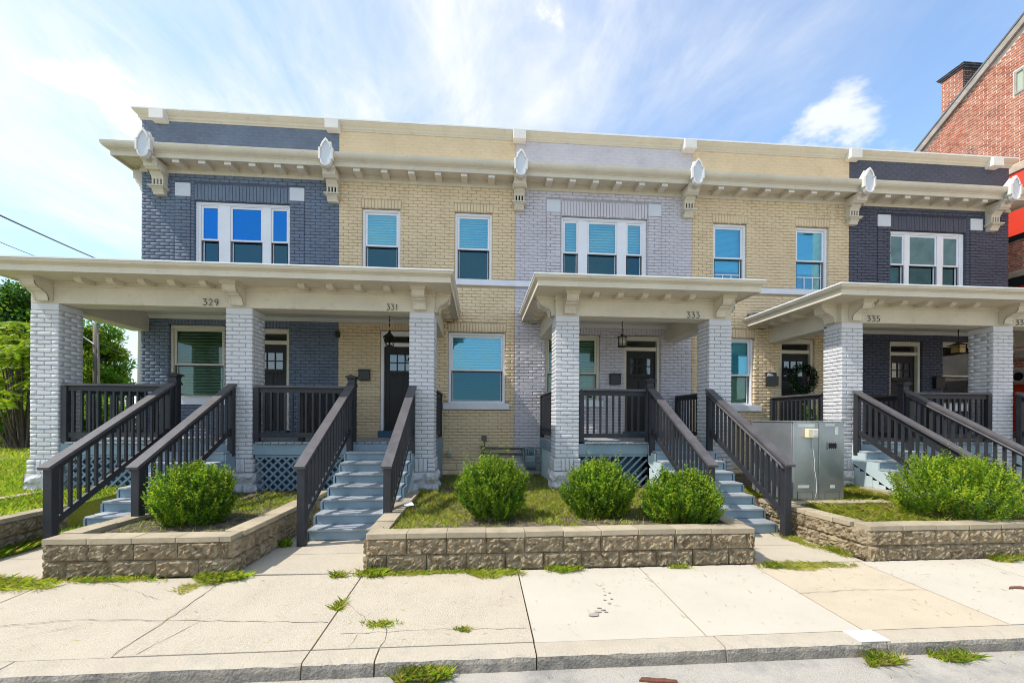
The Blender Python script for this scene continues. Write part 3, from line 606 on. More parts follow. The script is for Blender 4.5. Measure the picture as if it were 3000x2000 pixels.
for i,x0,x1 in ((0,-7.10,-5.72),(1,-.873,.714),(2,1.49,3.0),(3,5.42,7.05),(4,11.95,13.5)):
    zt={0:2.13,1:2.06,2:2.14,3:2.06,4:2.10}[i]; stone_sill(H[i],x0,x1,zt-.155,zt-.002); HOLES[i].append((x0,x1,zt-.155,zt+.001))
for i,x0,x1,hg in ((0,-5.31,-4.398,'l'),(1,-2.33,-1.418,'l'),(2,3.535,4.45,'l'),(3,7.575,8.486,'r'),(4,10.56,11.46,'r')):
    door(H[i],x0,x1,'white' if i in (1,) else 'casing',hg); HOLES[i].append((x0,x1,ZD,3.75)); SOLD[i].append((x0-.02,x1+.02,3.755,3.965))
# corner panels and pilaster strips beside the triple windows
STRIP=[[],[],[],[],[]]
for i,(a,b,c,d) in {0:(-6.885,-6.555,-4.39,-4.063),2:(1.586,1.93,4.115,4.446),4:(10.19,10.545,12.80,13.145)}.items():
    for (p,q) in ((a,b),(c,d)):
        m_=MB(); m_.cbox(p,q,YF-.035,YF+.05,6.685,6.99,.006); m_.obj('corner_panel',M['panel'],H[i]); STRIP[i].append((p,q))
def hidden(it):
    x,y,z=it[:3]
    if 3.62<z<5.0 and y>9.9 and ((-8<x<-.2) or (1.2<x<5.0) or x>6.8): return z<4.8 or x<-.4
    return z<.5
def cornice_prof():
    return [(-.02,7.19),(.035,7.19),(.035,7.262),(.018,7.27),(.018,7.372),(.36,7.385),(.36,7.322),(.392,7.322),(.392,7.415),(.412,7.424),(.418,7.434),(.45,7.446),(.485,7.466),(.51,7.496),(.522,7.535),(.525,7.572),(.30,7.60),(-.02,7.625)]
def par_prof():
    return [(-.02,8.36),(.03,8.36),(.035,8.395),(.055,8.402),(.062,8.45),(.085,8.462),(.105,8.482),(.13,8.512),(.138,8.535),(-.02,8.537)]
for i in range(5):
    x0,x1=XB[i],XB[i+1]; h=H[i]; key=KEYS[i]
    holes=[(a-.008,b+.008,c-.006,d+.006) for a,b,c,d in HOLES[i]]
    w=MB(); hh=[]
    for q in sorted(holes,key=lambda q:(q[0],q[2])): hh.append(q)
    cells(w,x0+(.0 if i else .01),x1-(.0 if i<4 else .01),.30,8.36,hh,YF+.001,YF+.25)
    w.box(x0+.01,x0+.12,YF+.2501,YF+11,.2,8.3); w.box(x1-.12,x1-.01,YF+.2501,YF+11,.2,8.3); w.box(x0+.1201,x1-.1201,YF+10.8,YF+11,.2,8.3)
    w.box(x0+.1201,x1-.1201,YF+.2502,YF+10.79,4.25,4.45); w.box(x0+.1201,x1-.1201,YF+.2502,YF+10.79,1.0,1.2)
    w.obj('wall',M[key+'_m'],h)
    r_=MB(); r_.box(x0+.002,x1-.002,YF+.2503,YF+11.05,8.302,8.40); r_.obj('roof',M['roof'],h)
    items=[]; bx=lambda L_,y,d: items.extend([(u,y,z,w_,d,h_,0.0) for u,z,w_,h_ in L_])
    cut=list(HOLES[i])+[(s0,s1,s2,s3) for s0,s1,s2,s3 in SOLD[i]]
    if STRIP[i]:
        (a,b),(c,d)=STRIP[i]; cut+=[(a,b,5.0,6.99),(c,d,5.0,6.99)]
        for p,q in STRIP[i]: bx(lay(p,q,5.01,6.68,seed=i,L=.225),YF-.030,.10)
    belt=(x0-.01,x1+.01,4.86,5.006); cut.append(belt)
    bx(lay(x0,x1,.62,7.195,cut,seed=i+3,phase=i),YF-.017,.10)
    pf=MB(); pf.box(x0+.001,x1-.001,YF-.0125,YF,7.60,8.362); pf.obj('parapet_face',M[key],h)
    bx(lay(x0,x1,7.61,8.365,(),seed=i+9,phase=i),YF-.018,.10)
    bx(lay(x0,x1,.30,.62,(),course=.16,L=.36,seed=i+2),YF-.03,.10)
    for s0,s1,s2,s3 in SOLD[i]:
        if s3-s2>.3:
            bx(lay(s0+.0,s1-.0,s2,s3,soldier=True),YF-.020,.10)
        else: bx(lay(s0,s1,s2,s3,soldier=True),YF-.017,.10)
    if i==0: # return face of the left corner, seen edge-on
        for u,z,w_,h_ in lay(YF,YF+2.0,.62,7.2,(),seed=77): items.append((x0-.013,u,z,w_,.10,h_,-math.pi/2))
    place_bricks(h,items,key,300,hidden)
    bt=MB(); bt.cbox(x0+(.0 if i else -.03),x1,YF-.045,YF+.10,4.862,5.004,.006); bt.obj('belt_course',M['sill'],h)
    # cornice, parapet cap
    pth=[(x0,YF),(x1,YF)]; mt=[(0,-1),(0,-1)]
    if i==0: pth=[(x0,YF+4.0)]+pth; mt=[(-.90,0),(-.90,-1),(0,-1)]
    if i==4: pth=pth+[(x1,YF+4.0)]; mt=mt[:-1]+[(.90,-1),(.90,0)]
    c=MB(); c.sweep(pth,mt,cornice_prof()); c.obj('cornice',M['trim'],h)
    c=MB(); c.sweep(pth,mt,par_prof()); c.obj('parapet_moulding',M['trim'],h)
    c=MB(); n_=9
    for k in range(n_):
        a=x0+(x1-x0)*k/n_; b=x0+(x1-x0)*(k+1)/n_; e=random.uniform(-.006,.006); lo=-.14 if (i==0 and k==0) else 0; hi=.14 if (i==4 and k==n_-1) else 0
        c.cbox(a+lo,b+hi,YF-.152+e,YF+.32,8.538,8.574+e,.004)
    c.obj('coping',M['metal_edge'],h)
    # modillions between the brackets
    a,b=BRX[i],BRX[i+1]
    mxs=[[-6.578,-6.039,-5.503,-4.991,-4.455,-3.971],[-2.753,-2.149,-1.549,-.953,-.361,.227],[1.572,2.116,2.665,3.218,3.777,4.329],[5.721,6.301,6.898,7.5,8.085,8.687],[10.023,10.548,11.066,11.599,12.125,12.655]][i]
    for x in mxs:
        q=MB(); x+=.02*(1 if x>0 else -1); x=x*1.01
        q.cbox(x-.075,x+.075,YF-.335,YF-.016,7.262,7.365,.004); q.cbox(x-.072,x+.072,YF-.345,YF-.3351,7.265,7.351,.003,1); q.cbox(x-.095,x+.095,YF-.352,YF-.010,7.352,7.381,.003); q.obj('modillion',[M['trim'],M['trimw']],h)
def big_bracket(h,x,left=False):
    b=MB(); y=lambda o:YF-o
    def blk(w0,o,z0,z1,m=0): b.cbox(x-w0/2,x+w0/2,y(o),y(-.03),z0,z1,.006,m)
    b.prism([(y(-.02),6.66),(y(.11),6.66),(y(.12),6.675),(y(.125),6.70),(y(.15),6.74),(y(.175),6.775),(y(-.02),6.775)],'x',x-.115,x+.115)
    blk(.30,.20,6.7755,6.80); blk(.34,.225,6.8005,6.83)
    blk(.25,.150,6.8305,6.845)
    for k in (-.105,-.035,.035,.105): b.cbox(x+k-.017,x+k+.017,y(.150),y(-.03),6.8455,6.985,.003)
    b.box(x-.12,x+.12,y(.105),y(-.03),6.846,6.9845,1)
    b.prism([(y(-.02),6.9855),(y(.150),6.9855),(y(.155),7.02),(y(.175),7.05),(y(.21),7.085),(y(.22),7.115),(y(-.02),7.115)],'x',x-.125,x+.125)
    b.prism([(y(-.02),7.1155),(y(.30),7.1155),(y(.33),7.14),(y(.36),7.155),(y(.36),7.215),(y(.40),7.25),(y(.455),7.262),(y(.455),7.32),(y(-.02),7.32)],'x',x-.14,x+.14)
    for s_ in (-1,1):
        n=14; yc,zc=y(.21),7.175
        for r_,t0,t1 in ((.085,.140,.158),(.05,.158,.168)):
            vs=[(x+s_*t0,yc+r_*math.cos(2*math.pi*k/n),zc+r_*math.sin(2*math.pi*k/n)) for k in range(n)]+[(x+s_*t1,yc+r_*math.cos(2*math.pi*k/n),zc+r_*math.sin(2*math.pi*k/n)) for k in range(n)]
            b.add(vs,[tuple(range(n,2*n))]+[(k,(k+1)%n,n+(k+1)%n,n+k) for k in range(n)])
    o=b.obj('cornice_bracket',[M['trim'],M['dark']],h)
    # medallion
    w=.155; zb,zt=7.215,7.84; zc=zb+w*.8
    def outline(k):
        pts=[]
        for a in range(0,181,18): t=R(a); pts.append((-.118*k*math.cos(t),zc-.02-.13*k*math.sin(t)*1.0))
        pts=[(p,q) for p,q in pts]
        L_=[]
        for a in range(0,181,20): t=R(180+a); L_.append((.118*k*math.cos(t),zc+.0+.118*k*math.sin(t)))
        L_+= [(.118*k,zc+.03),(.155*k,zc+.03),(.155*k,zt-.22),(.118*k,zt-.22)]
        for s_ in np.linspace(0,1,6)[1:]: L_.append((.118*k*(1-s_**1.7),zt-.22+(.22-.03*(1-k)*8)*s_))
        for s_ in np.linspace(1,0,6)[1:]: L_.append((-.118*k*(1-s_**1.7),zt-.22+(.22-.03*(1-k)*8)*s_))
        L_+= [(-.155*k,zt-.22),(-.155*k,zc+.03),(-.118*k,zc+.03)]
        return L_
    A=outline(1.0); B=outline(.74); n=len(A); yf=YF-.575; md=MB()
    vs=[(x+p,yf,z) for p,z in A]+[(x+p,yf-.004,z) for p,z in B]+[(x+p,yf+.022,z) for p,z in B]+[(x+p,yf+.085,z) for p,z in A]
    fs=[]
    for k in range(n):
        j=(k+1)%n; fs+=[(k,j,n+j,n+k),(n+k,n+j,2*n+j,2*n+k),(k,3*n+k,3*n+j,j)]
    md.add(vs,fs); md.add([(x+p,yf+.022,z) for p,z in B],[tuple(range(n))],1); md.f.append([3*n+k for k in range(n-1,-1,-1)]); md.m.append(0); md.sm.append(False)
    # wedge behind
    md.prism([(yf+.085,7.30),(yf+.085,7.80),(YF-.30,7.60),(YF-.20,7.59),(YF-.45,7.33)],'x',x-.095,x+.095)
    md.tube([(x,yf+.08,zc-.02),(x,YF-.30,zc-.02)],.105,14)
    md.obj('medallion',[M['trimw'],M['panel']],o)
    pb=MB(); pb.cbox(x-.15,x+.15,YF-.215,YF+.02,8.30,8.525,.006); pb.obj('parapet_block',M['trimw'],h)
for i,x in enumerate(BRX): big_bracket(H[min(i,4)] if i==0 or i==5 else H[i-1 if i<3 else i],x)
# side bracket under the left cornice return
b=MB(); X0=XB[0]; b.prism([(X0+.01,6.80),(X0-.10,6.82),(X0-.14,6.95),(X0-.2,7.02),(X0-.24,7.12),(X0-.27,7.12),(X0-.27,7.30),(X0+.01,7.30)],'y',YF+.1,YF+.38); b.obj('cornice_bracket',M['trim'],H[0])
# downpipe, small boxes and pipes on the fronts
b=MB(); b.tube([(-7.70,YF+.12,3.75),(-7.71,YF+.1,.5)],.055,8); b.obj('downpipe',M['white'],H[0])
b=MB(); b.cbox(-3.33,-3.25,YF-.10,YF-.01,3.56,3.70); b.obj('junction_box',M['black'],H[0])
b=MB(); b.cbox(.05,.17,YF-.08,YF-.01,1.16,1.285); b.tube([(.11,YF-.05,1.16),(.13,YF-.05,1.0)],.008,5); b.obj('outlet_box',M['pipe'],H[1])
b=MB(); b.tube([(-.71,YF+.02,.87),(-.71,YF-.13,.86)],.055,12); b.tube([(-.71,YF-.131,.86),(-.71,YF-.17,.845)],.06,12); b.obj('vent_pipe',M['gblind'],H[1])

# ------------------------------------------------------------------ porches
PIL=[-7.548,-4.318,-1.078,1.666,4.706,7.478,10.832,13.65]
def porch_prof(kfront=1.0):
    soff=[(-.02,3.955),(.03,3.955),(.03,3.985),(.015,3.99),(.015,4.04),(.60,4.045),(.60,4.018),(.632,4.018),(.632,4.115)]
    crown=[(.632,4.116),(.645,4.120),(.655,4.130),(.685,4.138),(.708,4.154),(.718,4.176),(.720,4.196)]
    return soff,crown
def porch(name,label,loc,pillars,kl,kr,numbers,mods,houses,smods):
    t=thing(name,loc,label,'porch','porches of the painted terrace')
    xl=pillars[0]-.23; xr=pillars[-1]+.23
    path=[(xl,YF-.015),(xl,YP),(xr,YP),(xr,YF-.015)]; mit=[(-kl,0),(-kl,-1),(kr,-1),(kr,0)]
    soff,crown=porch_prof()
    b=MB(); b.sweep(path,mit,[(-.02,3.70)]+soff[:5]+[soff[4]],caps=False) if False else None
    c=MB(); c.sweep(path,mit,soff); c.obj('soffit',M['trim'],t)
    c=MB(); c.sweep(path,mit,crown,caps=False); c.obj('crown_moulding',M['trim'],t)
    c=MB(); c.sweep(path,mit,[(.721,4.192),(.736,4.192),(.736,4.215),(.60,4.222)],caps=False); c.obj('drip_edge',M['metal_edge'],t)
    # roof sheet: low slope up to the wall
    rf=MB(); ex=.60
    rf.add([(xl-kl*ex,YP-ex,4.221),(xr+kr*ex,YP-ex,4.221),(xr+kr*ex,YF-.02,4.245),(xl-kl*ex,YF-.02,4.245),(xl-kl*ex,YP-ex,4.12),(xr+kr*ex,YP-ex,4.12),(xr+kr*ex,YF-.02,4.12),(xl-kl*ex,YF-.02,4.12)],[(0,1,2,3),(7,6,5,4),(0,4,5,1),(1,5,6,2),(2,6,7,3),(3,7,4,0)]); rf.obj('roof',M['roof'],t)
    fl=MB(); fl.cbox(xl-kl*.62,xr+kr*.62,YF-.24,YF-.02,4.246,4.33,.004); fl.obj('roof_flashing',M['flash'],t)
    # beams
    b=MB(); b.cbox(xl,xr,YP+.004,YP+.37,3.662,3.995,.008); b.obj('beam',M['trim'],t)
    b=MB(); b.cbox(xl+.004,xl+.36,YP+.371,YF-.016,3.615,3.995,.008); b.obj('beam',M['trim'],t)
    b=MB(); b.cbox(xr-.36,xr-.004,YP+.371,YF-.016,3.615,3.995,.008); b.obj('beam',M['trim'],t)
    b=MB(); b.box(xl+.36,xr-.36,YP+.371,YF-.016,3.99,4.03); b.obj('ceiling',M['ceil'],t)
    b=MB(); b.prism([(YF-.09,3.989),(YF-.016,3.989),(YF-.016,3.91),(YF-.035,3.925)],'x',xl+.36,xr-.36); b.obj('ceiling_moulding',M['ceil'],t); b=MB(); b.prism([(YP+.372,3.989),(YP+.44,3.989),(YP+.385,3.93),(YP+.372,3.92)],'x',xl+.36,xr-.36); b.obj('ceiling_moulding',M['ceil'],t)
    # pillars
    allb=[]
    for px in pillars:
        p=part('pillar',t); c=MB(); w=.214; yc=YP+.23
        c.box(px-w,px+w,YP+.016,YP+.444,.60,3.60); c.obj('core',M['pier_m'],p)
        c=MB(); c.cbox(px-.226,px+.226,YP+.004,YP+.456,3.545,3.66,.006); c.obj('capital',M['pier'],p)
        # rubble footing
        c=MB(); rr=random.Random(int(px*100))
        for (za,zb_) in ((.22,.50),(.505,.70)):
            xs=[-.29,rr.uniform(-.08,.1),.29]
            for a,b_ in zip(xs,xs[1:]):
                vs=[];o=rr.uniform(-.015,.02)
                n=6
                for jz in range(4):
                    for ix in range(n+1):
                        e=(0<ix<n) and (0<jz<3); vs.append((px+a+.006+(b_-a-.012)*ix/n,YP-.06-o-(rr.uniform(.0,.05) if e else -.012),za+(zb_-za-.008)*jz/3+(rr.uniform(-.015,.015) if e else 0)))
                fs=[(jz*(n+1)+ix,jz*(n+1)+ix+1,(jz+1)*(n+1)+ix+1,(jz+1)*(n+1)+ix) for jz in range(3) for ix in range(n)]
                c.add(vs,fs); 
            for sx in (-1,1):
                ys=[YP-.055,YP+.24,YP+.52]
                for a,b_ in zip(ys,ys[1:]):
                    vs=[];n=5
                    for jz in range(4):
                        for ix in range(n+1):
                            e=(0<ix<n) and (0<jz<3); vs.append((px+sx*(.285+(rr.uniform(0,.045) if e else -.01)),a+.005+(b_-a-.01)*ix/n,za+(zb_-za-.008)*jz/3+(rr.uniform(-.015,.015) if e else 0)))
                    c.add(vs,[((jz*(n+1)+ix,jz*(n+1)+ix+1,(jz+1)*(n+1)+ix+1,(jz+1)*(n+1)+ix)) for jz in range(3) for ix in range(n)])
        c.box(px-.272,px+.272,YP-.042,YP+.50,.2,.695); c.obj('footing',M['rock'],p)
        # soldier plinth: three uprights in the middle, stacked bricks at the corners
        it=[]
        def faces(fn):
            for (ang,ox,oy) in ((0,px,YP),(math.pi/2,px+.23,yc),(-math.pi/2,px-.23,yc),(math.pi,px,YP+.46)):
                for (u,z,w_,d,h_,pr) in fn(ang):
                    ca,sa=math.cos(ang),math.sin(ang); x=ox+u*ca+pr*sa; y=oy+u*sa-pr*ca
                    it.append((x,y,z,w_,d,h_,ang))
        def plinth(ang):
            L_=[]
            for k in (-1,0,1): L_.append((k*.078,.825,.068,.12,.235,.022))
            for sx in (-1,1):
                for j in range(3): L_.append((sx*.187,.747+j*.078,.132,.12,.068,.026))
            return L_
        faces(plinth)
        def shaft(ang):
            L_=[]; n=35; st=(3.54-.955)/n; base=0 if abs(math.sin(ang))<.5 else 1
            for j in range(n):
                z=.955+(j+.5)*st; q=random.uniform(-.002,.003)
                if (j+base)%2==0: L_+=[(-.1155,z,.222,.1,st-.011,q),(.1155,z,.222,.1,st-.011,q+.001)]
                else: L_+=[(-.1765,z,.100,.1,st-.011,q),(-.004,z,.222,.1,st-.011,q+.002),(.171,z,.112,.1,st-.011,q)]
            return L_
        faces(shaft); allb.append((p,it))
    # which bricks show largest over the porch
    sc=[]
    for k,(p,it) in enumerate(allb):
        for j,b_ in enumerate(it):
            vis=1.0 if abs(b_[6])<.1 else (.6 if (b_[6]>0)==(b_[0]<0) and abs(b_[6])<2 else .01); sc.append((vis*b_[3]*b_[5]/((Vector(b_[:3])-Vector(CAM)).length**2),k,j))
    sc.sort(reverse=True); sel={}
    for _,k,j in sc[:300]: sel.setdefault(k,[]).append(j)
    for k,(p,it) in enumerate(allb):
        s_=set(sel.get(k,[])); place_bricks(p,[it[j] for j in s_],'pier',10**6)
        place_bricks(p,[it[j] for j in range(len(it)) if j not in s_],'pier',0)
    # scroll brackets
    def scroll(px,ang,sc_=1.0,w=.112):
        o=[(0,4.041),(.34,4.041),(.34,3.985),(.325,3.982),(.322,3.965)]
        for a in range(0,91,15): o.append((.30-.11*math.sin(R(a))*1.0,3.86+.10*math.cos(R(a))-.0)) if False else None
        cur=[(.318,3.955),(.312,3.925),(.296,3.895),(.268,3.872),(.232,3.862),(.205,3.860),(.205,3.845),(.186,3.835),(.150,3.822),(.118,3.798),(.098,3.765),(.088,3.725),(.085,3.688)]
        pts=o[:5]+cur+[(0,3.688)]
        pts=[(a*sc_,z) for a,z in pts]; n=len(pts); b=MB(); vs=[]; ca,sa=math.cos(ang),math.sin(ang)
        org=(px[0],px[1])
        def tr(u,o_): return (org[0]+u*ca+o_*sa,org[1]+u*sa-o_*ca)
        for u,gm in ((-w,0),(w,0)):
            for a,z in pts: q=tr(u,a); vs.append((q[0],q[1],z))
        fs=[tuple(range(n-1,-1,-1)),tuple(range(n,2*n))]+[(k,(k+1)%n,n+(k+1)%n,n+k) for k in range(n)]
        b.add(vs,fs)
        # raised fillet rims along both edges of the curved face
        for u0,u1 in ((-w,-w+.022),(w-.022,w)):
            vs=[]
            for u in (u0,u1):
                for a,z in pts[5:-1]: q=tr(u,a+.010); vs.append((q[0],q[1],z-.003))
            m_=len(pts[5:-1]); 
            for u in (u0,u1):
                for a,z in pts[5:-1]: q=tr(u,a-.01); vs.append((q[0],q[1],z+.004))
            fs=[]
            for k in range(m_-1): fs+=[(k,k+1,m_+k+1,m_+k),(k,k+1,2*m_+k+1,2*m_+k),(m_+k,m_+k+1,3*m_+k+1,3*m_+k)]
            b.add(vs,fs)
        q0=tr(-w-.018,0); 
        vs=[]
        for u in (-w-.018,w+.018):
            for a,z in ((-.01,3.99),(.358*sc_,3.99),(.358*sc_,4.043),(-.01,4.043)): q=tr(u,a); vs.append((q[0],q[1],z))
        b.add(vs,[(0,1,2,3),(7,6,5,4),(0,4,5,1),(1,5,6,2),(2,6,7,3),(3,7,4,0)])
        b.obj('scroll_bracket',M['trim'],t)
    for k,px in enumerate(pillars): scroll((px+(.03 if k==0 else (-.03 if k==len(pillars)-1 else 0)),YP),0)
    scroll((xl,YP+.22),-math.pi/2,min(1,kl*1.55)); scroll((xr,YP+.22),math.pi/2,min(1,kr*1.55))
    # small curved modillions
    def mod(org,ang,s=1.0):
        pts=[(0,4.043),(.285,4.043),(.285,4.012),(.262,4.008),(.225,3.992),(.175,3.985),(.12,3.982),(.07,3.972),(.03,3.958)]
        pts=[(0,4.043),(.29,4.043),(.29,4.018),(.270,3.990),(.235,3.968),(.185,3.958),(.12,3.960),(.06,3.972),(0,3.985)]
        ca,sa=math.cos(ang),math.sin(ang); b=MB(); n=len(pts); vs=[]
        for u in (-.055,.055):
            for a,z in pts: a*=s; vs.append((org[0]+u*ca+a*sa,org[1]+u*sa-a*ca,z))
        b.add(vs,[tuple(range(n-1,-1,-1)),tuple(range(n,2*n))]+[(k,(k+1)%n,n+(k+1)%n,n+k) for k in range(n)]); b.obj('modillion',M['trim'],t)
    for x in mods: mod((x,YP-.012),0)
    for side,ys in smods:
        for y in ys: mod((xl+.012,y) if side<0 else (xr-.012,y),-math.pi/2 if side<0 else math.pi/2,(kl if side<0 else kr)*1.3)
    # iron house numbers
    G={'3':[[(0,1),(.62,1),(.26,.60),(.42,.60),(.60,.50),(.66,.32),(.60,.14),(.44,.02),(.22,0),(.02,.10)]],
       '2':[[(.02,.76),(.10,.93),(.30,1),(.52,.93),(.60,.74),(.52,.54),(.02,.0),(.64,.0)]],
       '9':[[(.60,.72),(.52,.52),(.32,.45),(.10,.52),(.02,.72),(.10,.92),(.32,1),(.52,.92),(.60,.72),(.52,.30),(.30,0)]],
       '1':[[(.12,.84),(.32,1),(.32,0)]],
       '5':[[(.60,1),(.14,1),(.10,.56),(.36,.62),(.58,.52),(.66,.32),(.58,.12),(.38,0),(.16,.02),(.0,.12)]],
       '7':[[(0,1),(.64,1),(.24,0)]]}
    for txt,x0,x1,z0,z1 in numbers:
        st=(x1-x0)/3
        for k,chh in enumerate(txt):
            b=MB()
            for s_ in G[chh]: b.tube([(x0+k*st+a*st*.98,YP-.012,z0+c*(z1-z0)) for a,c in s_],.0065,6)
            b.obj('house_digit',M['digit'],t)
    # floor, fascia
    fl=part('deck',t)
    bm=MB(); bm.cbox(-.5,.5,-.5,.5,-.5,.5,.06); bme=bm.mesh('deck_board',[M['tread']]); x=xl+.02; y0,y1=YP-.02,YF-.05
    while x<xr-.02:
        w_=min(.138,xr-x); 
        inp=any(abs(x+w_/2-px)<.30 for px in pillars); ya=(YP+.47) if inp else y0+random.uniform(-.006,.006)
        place('deck_board',bme,fl,(x+w_/2,(ya+y1)/2,ZD-.014),(w_-.006,y1-ya,.03)); x+=.138
    c=MB(); c.box(xl+.05,xr-.05,YP+.48,YF-.1,ZD-.20,ZD-.032); c.obj('joists',M['dark'],fl)
    for a,b_ in zip(pillars,pillars[1:]):
        c=MB(); c.cbox(a+.232,b_-.232,YP+.03,YP+.07,ZD-.235,ZD-.032,.005); c.obj('rim_board',M['blue'],fl)
    for sx,xx in ((-1,xl+.03),(1,xr-.03)):
        c=MB(); c.cbox(xx-.02,xx+.02,YP+.47,YF-.03,ZD-.235,ZD-.032,.005); c.obj('rim_board',M['blue'],fl)
        c=MB(); y=YP+.47
        while y<YF-.15: c.cbox(xx-.012,xx+.012,y,y+.128,.36,ZD-.238,.004); y+=.134
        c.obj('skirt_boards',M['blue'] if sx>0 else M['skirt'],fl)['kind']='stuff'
    return t
BAL=MB().cbox(-.5,.5,-.5,.5,-.5,.5,.08).mesh('baluster',[M['rail']])
BX1=MB().cbox(-.5,.5,-.5,.5,-.5,.5,.02)
def rail_flat(t,x0,y0,x1,y1,zb=ZD,posts=(1,1)):
    r_=part('porch_railing',t); a=Vector((x0,y0,0)); b=Vector((x1,y1,0)); L_=(b-a).length; d=(b-a).normalized(); ang=math.atan2(d.y,d.x)
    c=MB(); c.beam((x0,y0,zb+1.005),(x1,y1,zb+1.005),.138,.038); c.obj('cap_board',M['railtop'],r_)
    c=MB(); c.beam((x0,y0,zb+.941),(x1,y1,zb+.941),.040,.088); c.obj('top_rail',M['rail'],r_)
    c=MB(); c.beam((x0,y0,zb+.125),(x1,y1,zb+.125),.040,.088); c.obj('bottom_rail',M['rail'],r_)
    n=max(2,round(L_/.128)); 
    for k in range(1,n): p=a+d*(L_*k/n); place('baluster',BAL,r_,(p.x,p.y,zb+.533),(.037,.037,.73),(0,0,ang))
    for e,p in zip(posts,(a,b)):
        if e: c=MB(); c.cbox(p.x-.047,p.x+.047,p.y-.047,p.y+.047,zb+.001,zb+.984,.006); c.obj('post',M['rail'],r_)
RUN=.27; RIS=.156; NR=8
def stair(t,x0,x1,cap_l=False,cap_r=False,pipe=0,rails=(1,1),skirts=(1,1),ytop=YP-.02):
    s_=part('stair',t)
    for k in range(1,NR):
        z=ZD-k*RIS; yn=ytop-k*RUN
        for q in (0,1):
            c=MB(); a=yn-.025+q*.152; c.cbox(x0-.01,x1+.01,a,a+.147,z-.034,z+random.uniform(-.0015,.0015),.006); c.obj('tread',M['tread'],s_)
    for k in range(NR):
        z1=ZD-k*RIS-.035; z0=ZD-(k+1)*RIS+.001; yr=ytop-k*RUN
        c=MB(); c.cbox(x0,x1,yr+.002,yr+.024,max(z0,0.0),z1,.003); c.obj('riser',M['blue'],s_)
    yb=ytop-(NR-1)*RUN
    for on,x in zip(skirts,(x0-.028,x1+.028)):
        if not on: continue
        c=MB(); pts=[(ytop+.03,ZD-.04)]
        for k in range(NR):
            yk=ytop-k*RUN; pts+= [(yk-.005,ZD-k*RIS-.037),(yk-.005,max(.0,ZD-(k+1)*RIS-.037))]
        pts=[p for p in pts]; low=[(yb-.004,.0),(yb+.12,.0),(ytop+.03,ZD-.34)]
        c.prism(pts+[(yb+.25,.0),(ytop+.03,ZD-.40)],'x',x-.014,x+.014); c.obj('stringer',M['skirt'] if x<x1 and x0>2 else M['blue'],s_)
        y=yb+.28
        while y<ytop-.02:
            zt=(y-yb-.25)/(ytop+.03-yb-.25)*(ZD-.40)
            if zt>.06: c=MB(); c.cbox(x-.010,x+.006,y,y+.128,.0,zt,.004); c.obj('skirt_board',M['skirt'],s_)
            y+=.133
    y0,y1=YP-.10,YP-2.12; z0,z1=2.262,1.115; sl=(z1-z0)/(y1-y0)
    for side,on,x,cap in ((-1,rails[0],x0-.005,cap_l),(1,rails[1],x1+.005,cap_r)):
        if not on: continue
        r_=part('stair_railing',t); zz=lambda y: z0+(y-y0)*sl
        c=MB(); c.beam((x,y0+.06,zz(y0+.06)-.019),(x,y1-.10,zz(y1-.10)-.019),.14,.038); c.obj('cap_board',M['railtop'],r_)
        c=MB(); c.beam((x,y0,zz(y0)-.088),(x,y1,zz(y1)-.088),.040,.088); c.obj('top_rail',M['rail'],r_)
        c=MB(); c.beam((x,y0,zz(y0)-.80),(x,y1+.05,zz(y1+.05)-.80),.040,.088); c.obj('bottom_rail',M['rail'],r_)
        n=16
        for k in range(1,n):
            y=y0+(y1-y0)*k/n; z=zz(y); place('baluster',BAL,r_,(x,y,z-.455),(.037,.037,.80))
        c=MB(); c.cbox(x-.052,x+.052,y1-.052,y1+.052,-.01,zz(y1)-.045,.006); c.obj('post',M['rail'],r_)
        c=MB(); yt=y0+.02; c.cbox(x-.047,x+.047,yt-.047,yt+.047,ZD-.25,zz(yt)-.045,.006); c.obj('post',M['rail'],r_)
        if cap:
            c=MB(); yn=YP+.05; c.cbox(x-.065,x+.065,yn-.065,yn+.065,ZD+.001,2.40,.006); c.cbox(x-.083,x+.083,yn-.083,yn+.083,2.27,2.30,.006); c.cbox(x-.075,x+.075,yn-.075,yn+.075,2.301,2.33,.006)
            c.cbox(x-.078,x+.078,yn-.078,yn+.078,2.401,2.43,.006); c.cbox(x-.10,x+.10,yn-.10,yn+.10,2.4301,2.455,.005); c.prism([(x-.09,2.455),(x+.09,2.455),(x,2.485)],'y',yn-.09,yn+.09); c.obj('newel_post',M['rail'],r_)
        if pipe==side:
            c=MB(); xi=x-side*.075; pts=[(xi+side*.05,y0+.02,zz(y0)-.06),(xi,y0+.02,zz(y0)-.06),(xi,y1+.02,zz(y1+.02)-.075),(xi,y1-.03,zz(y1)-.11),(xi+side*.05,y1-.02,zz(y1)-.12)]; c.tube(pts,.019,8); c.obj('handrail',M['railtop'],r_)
    return s_
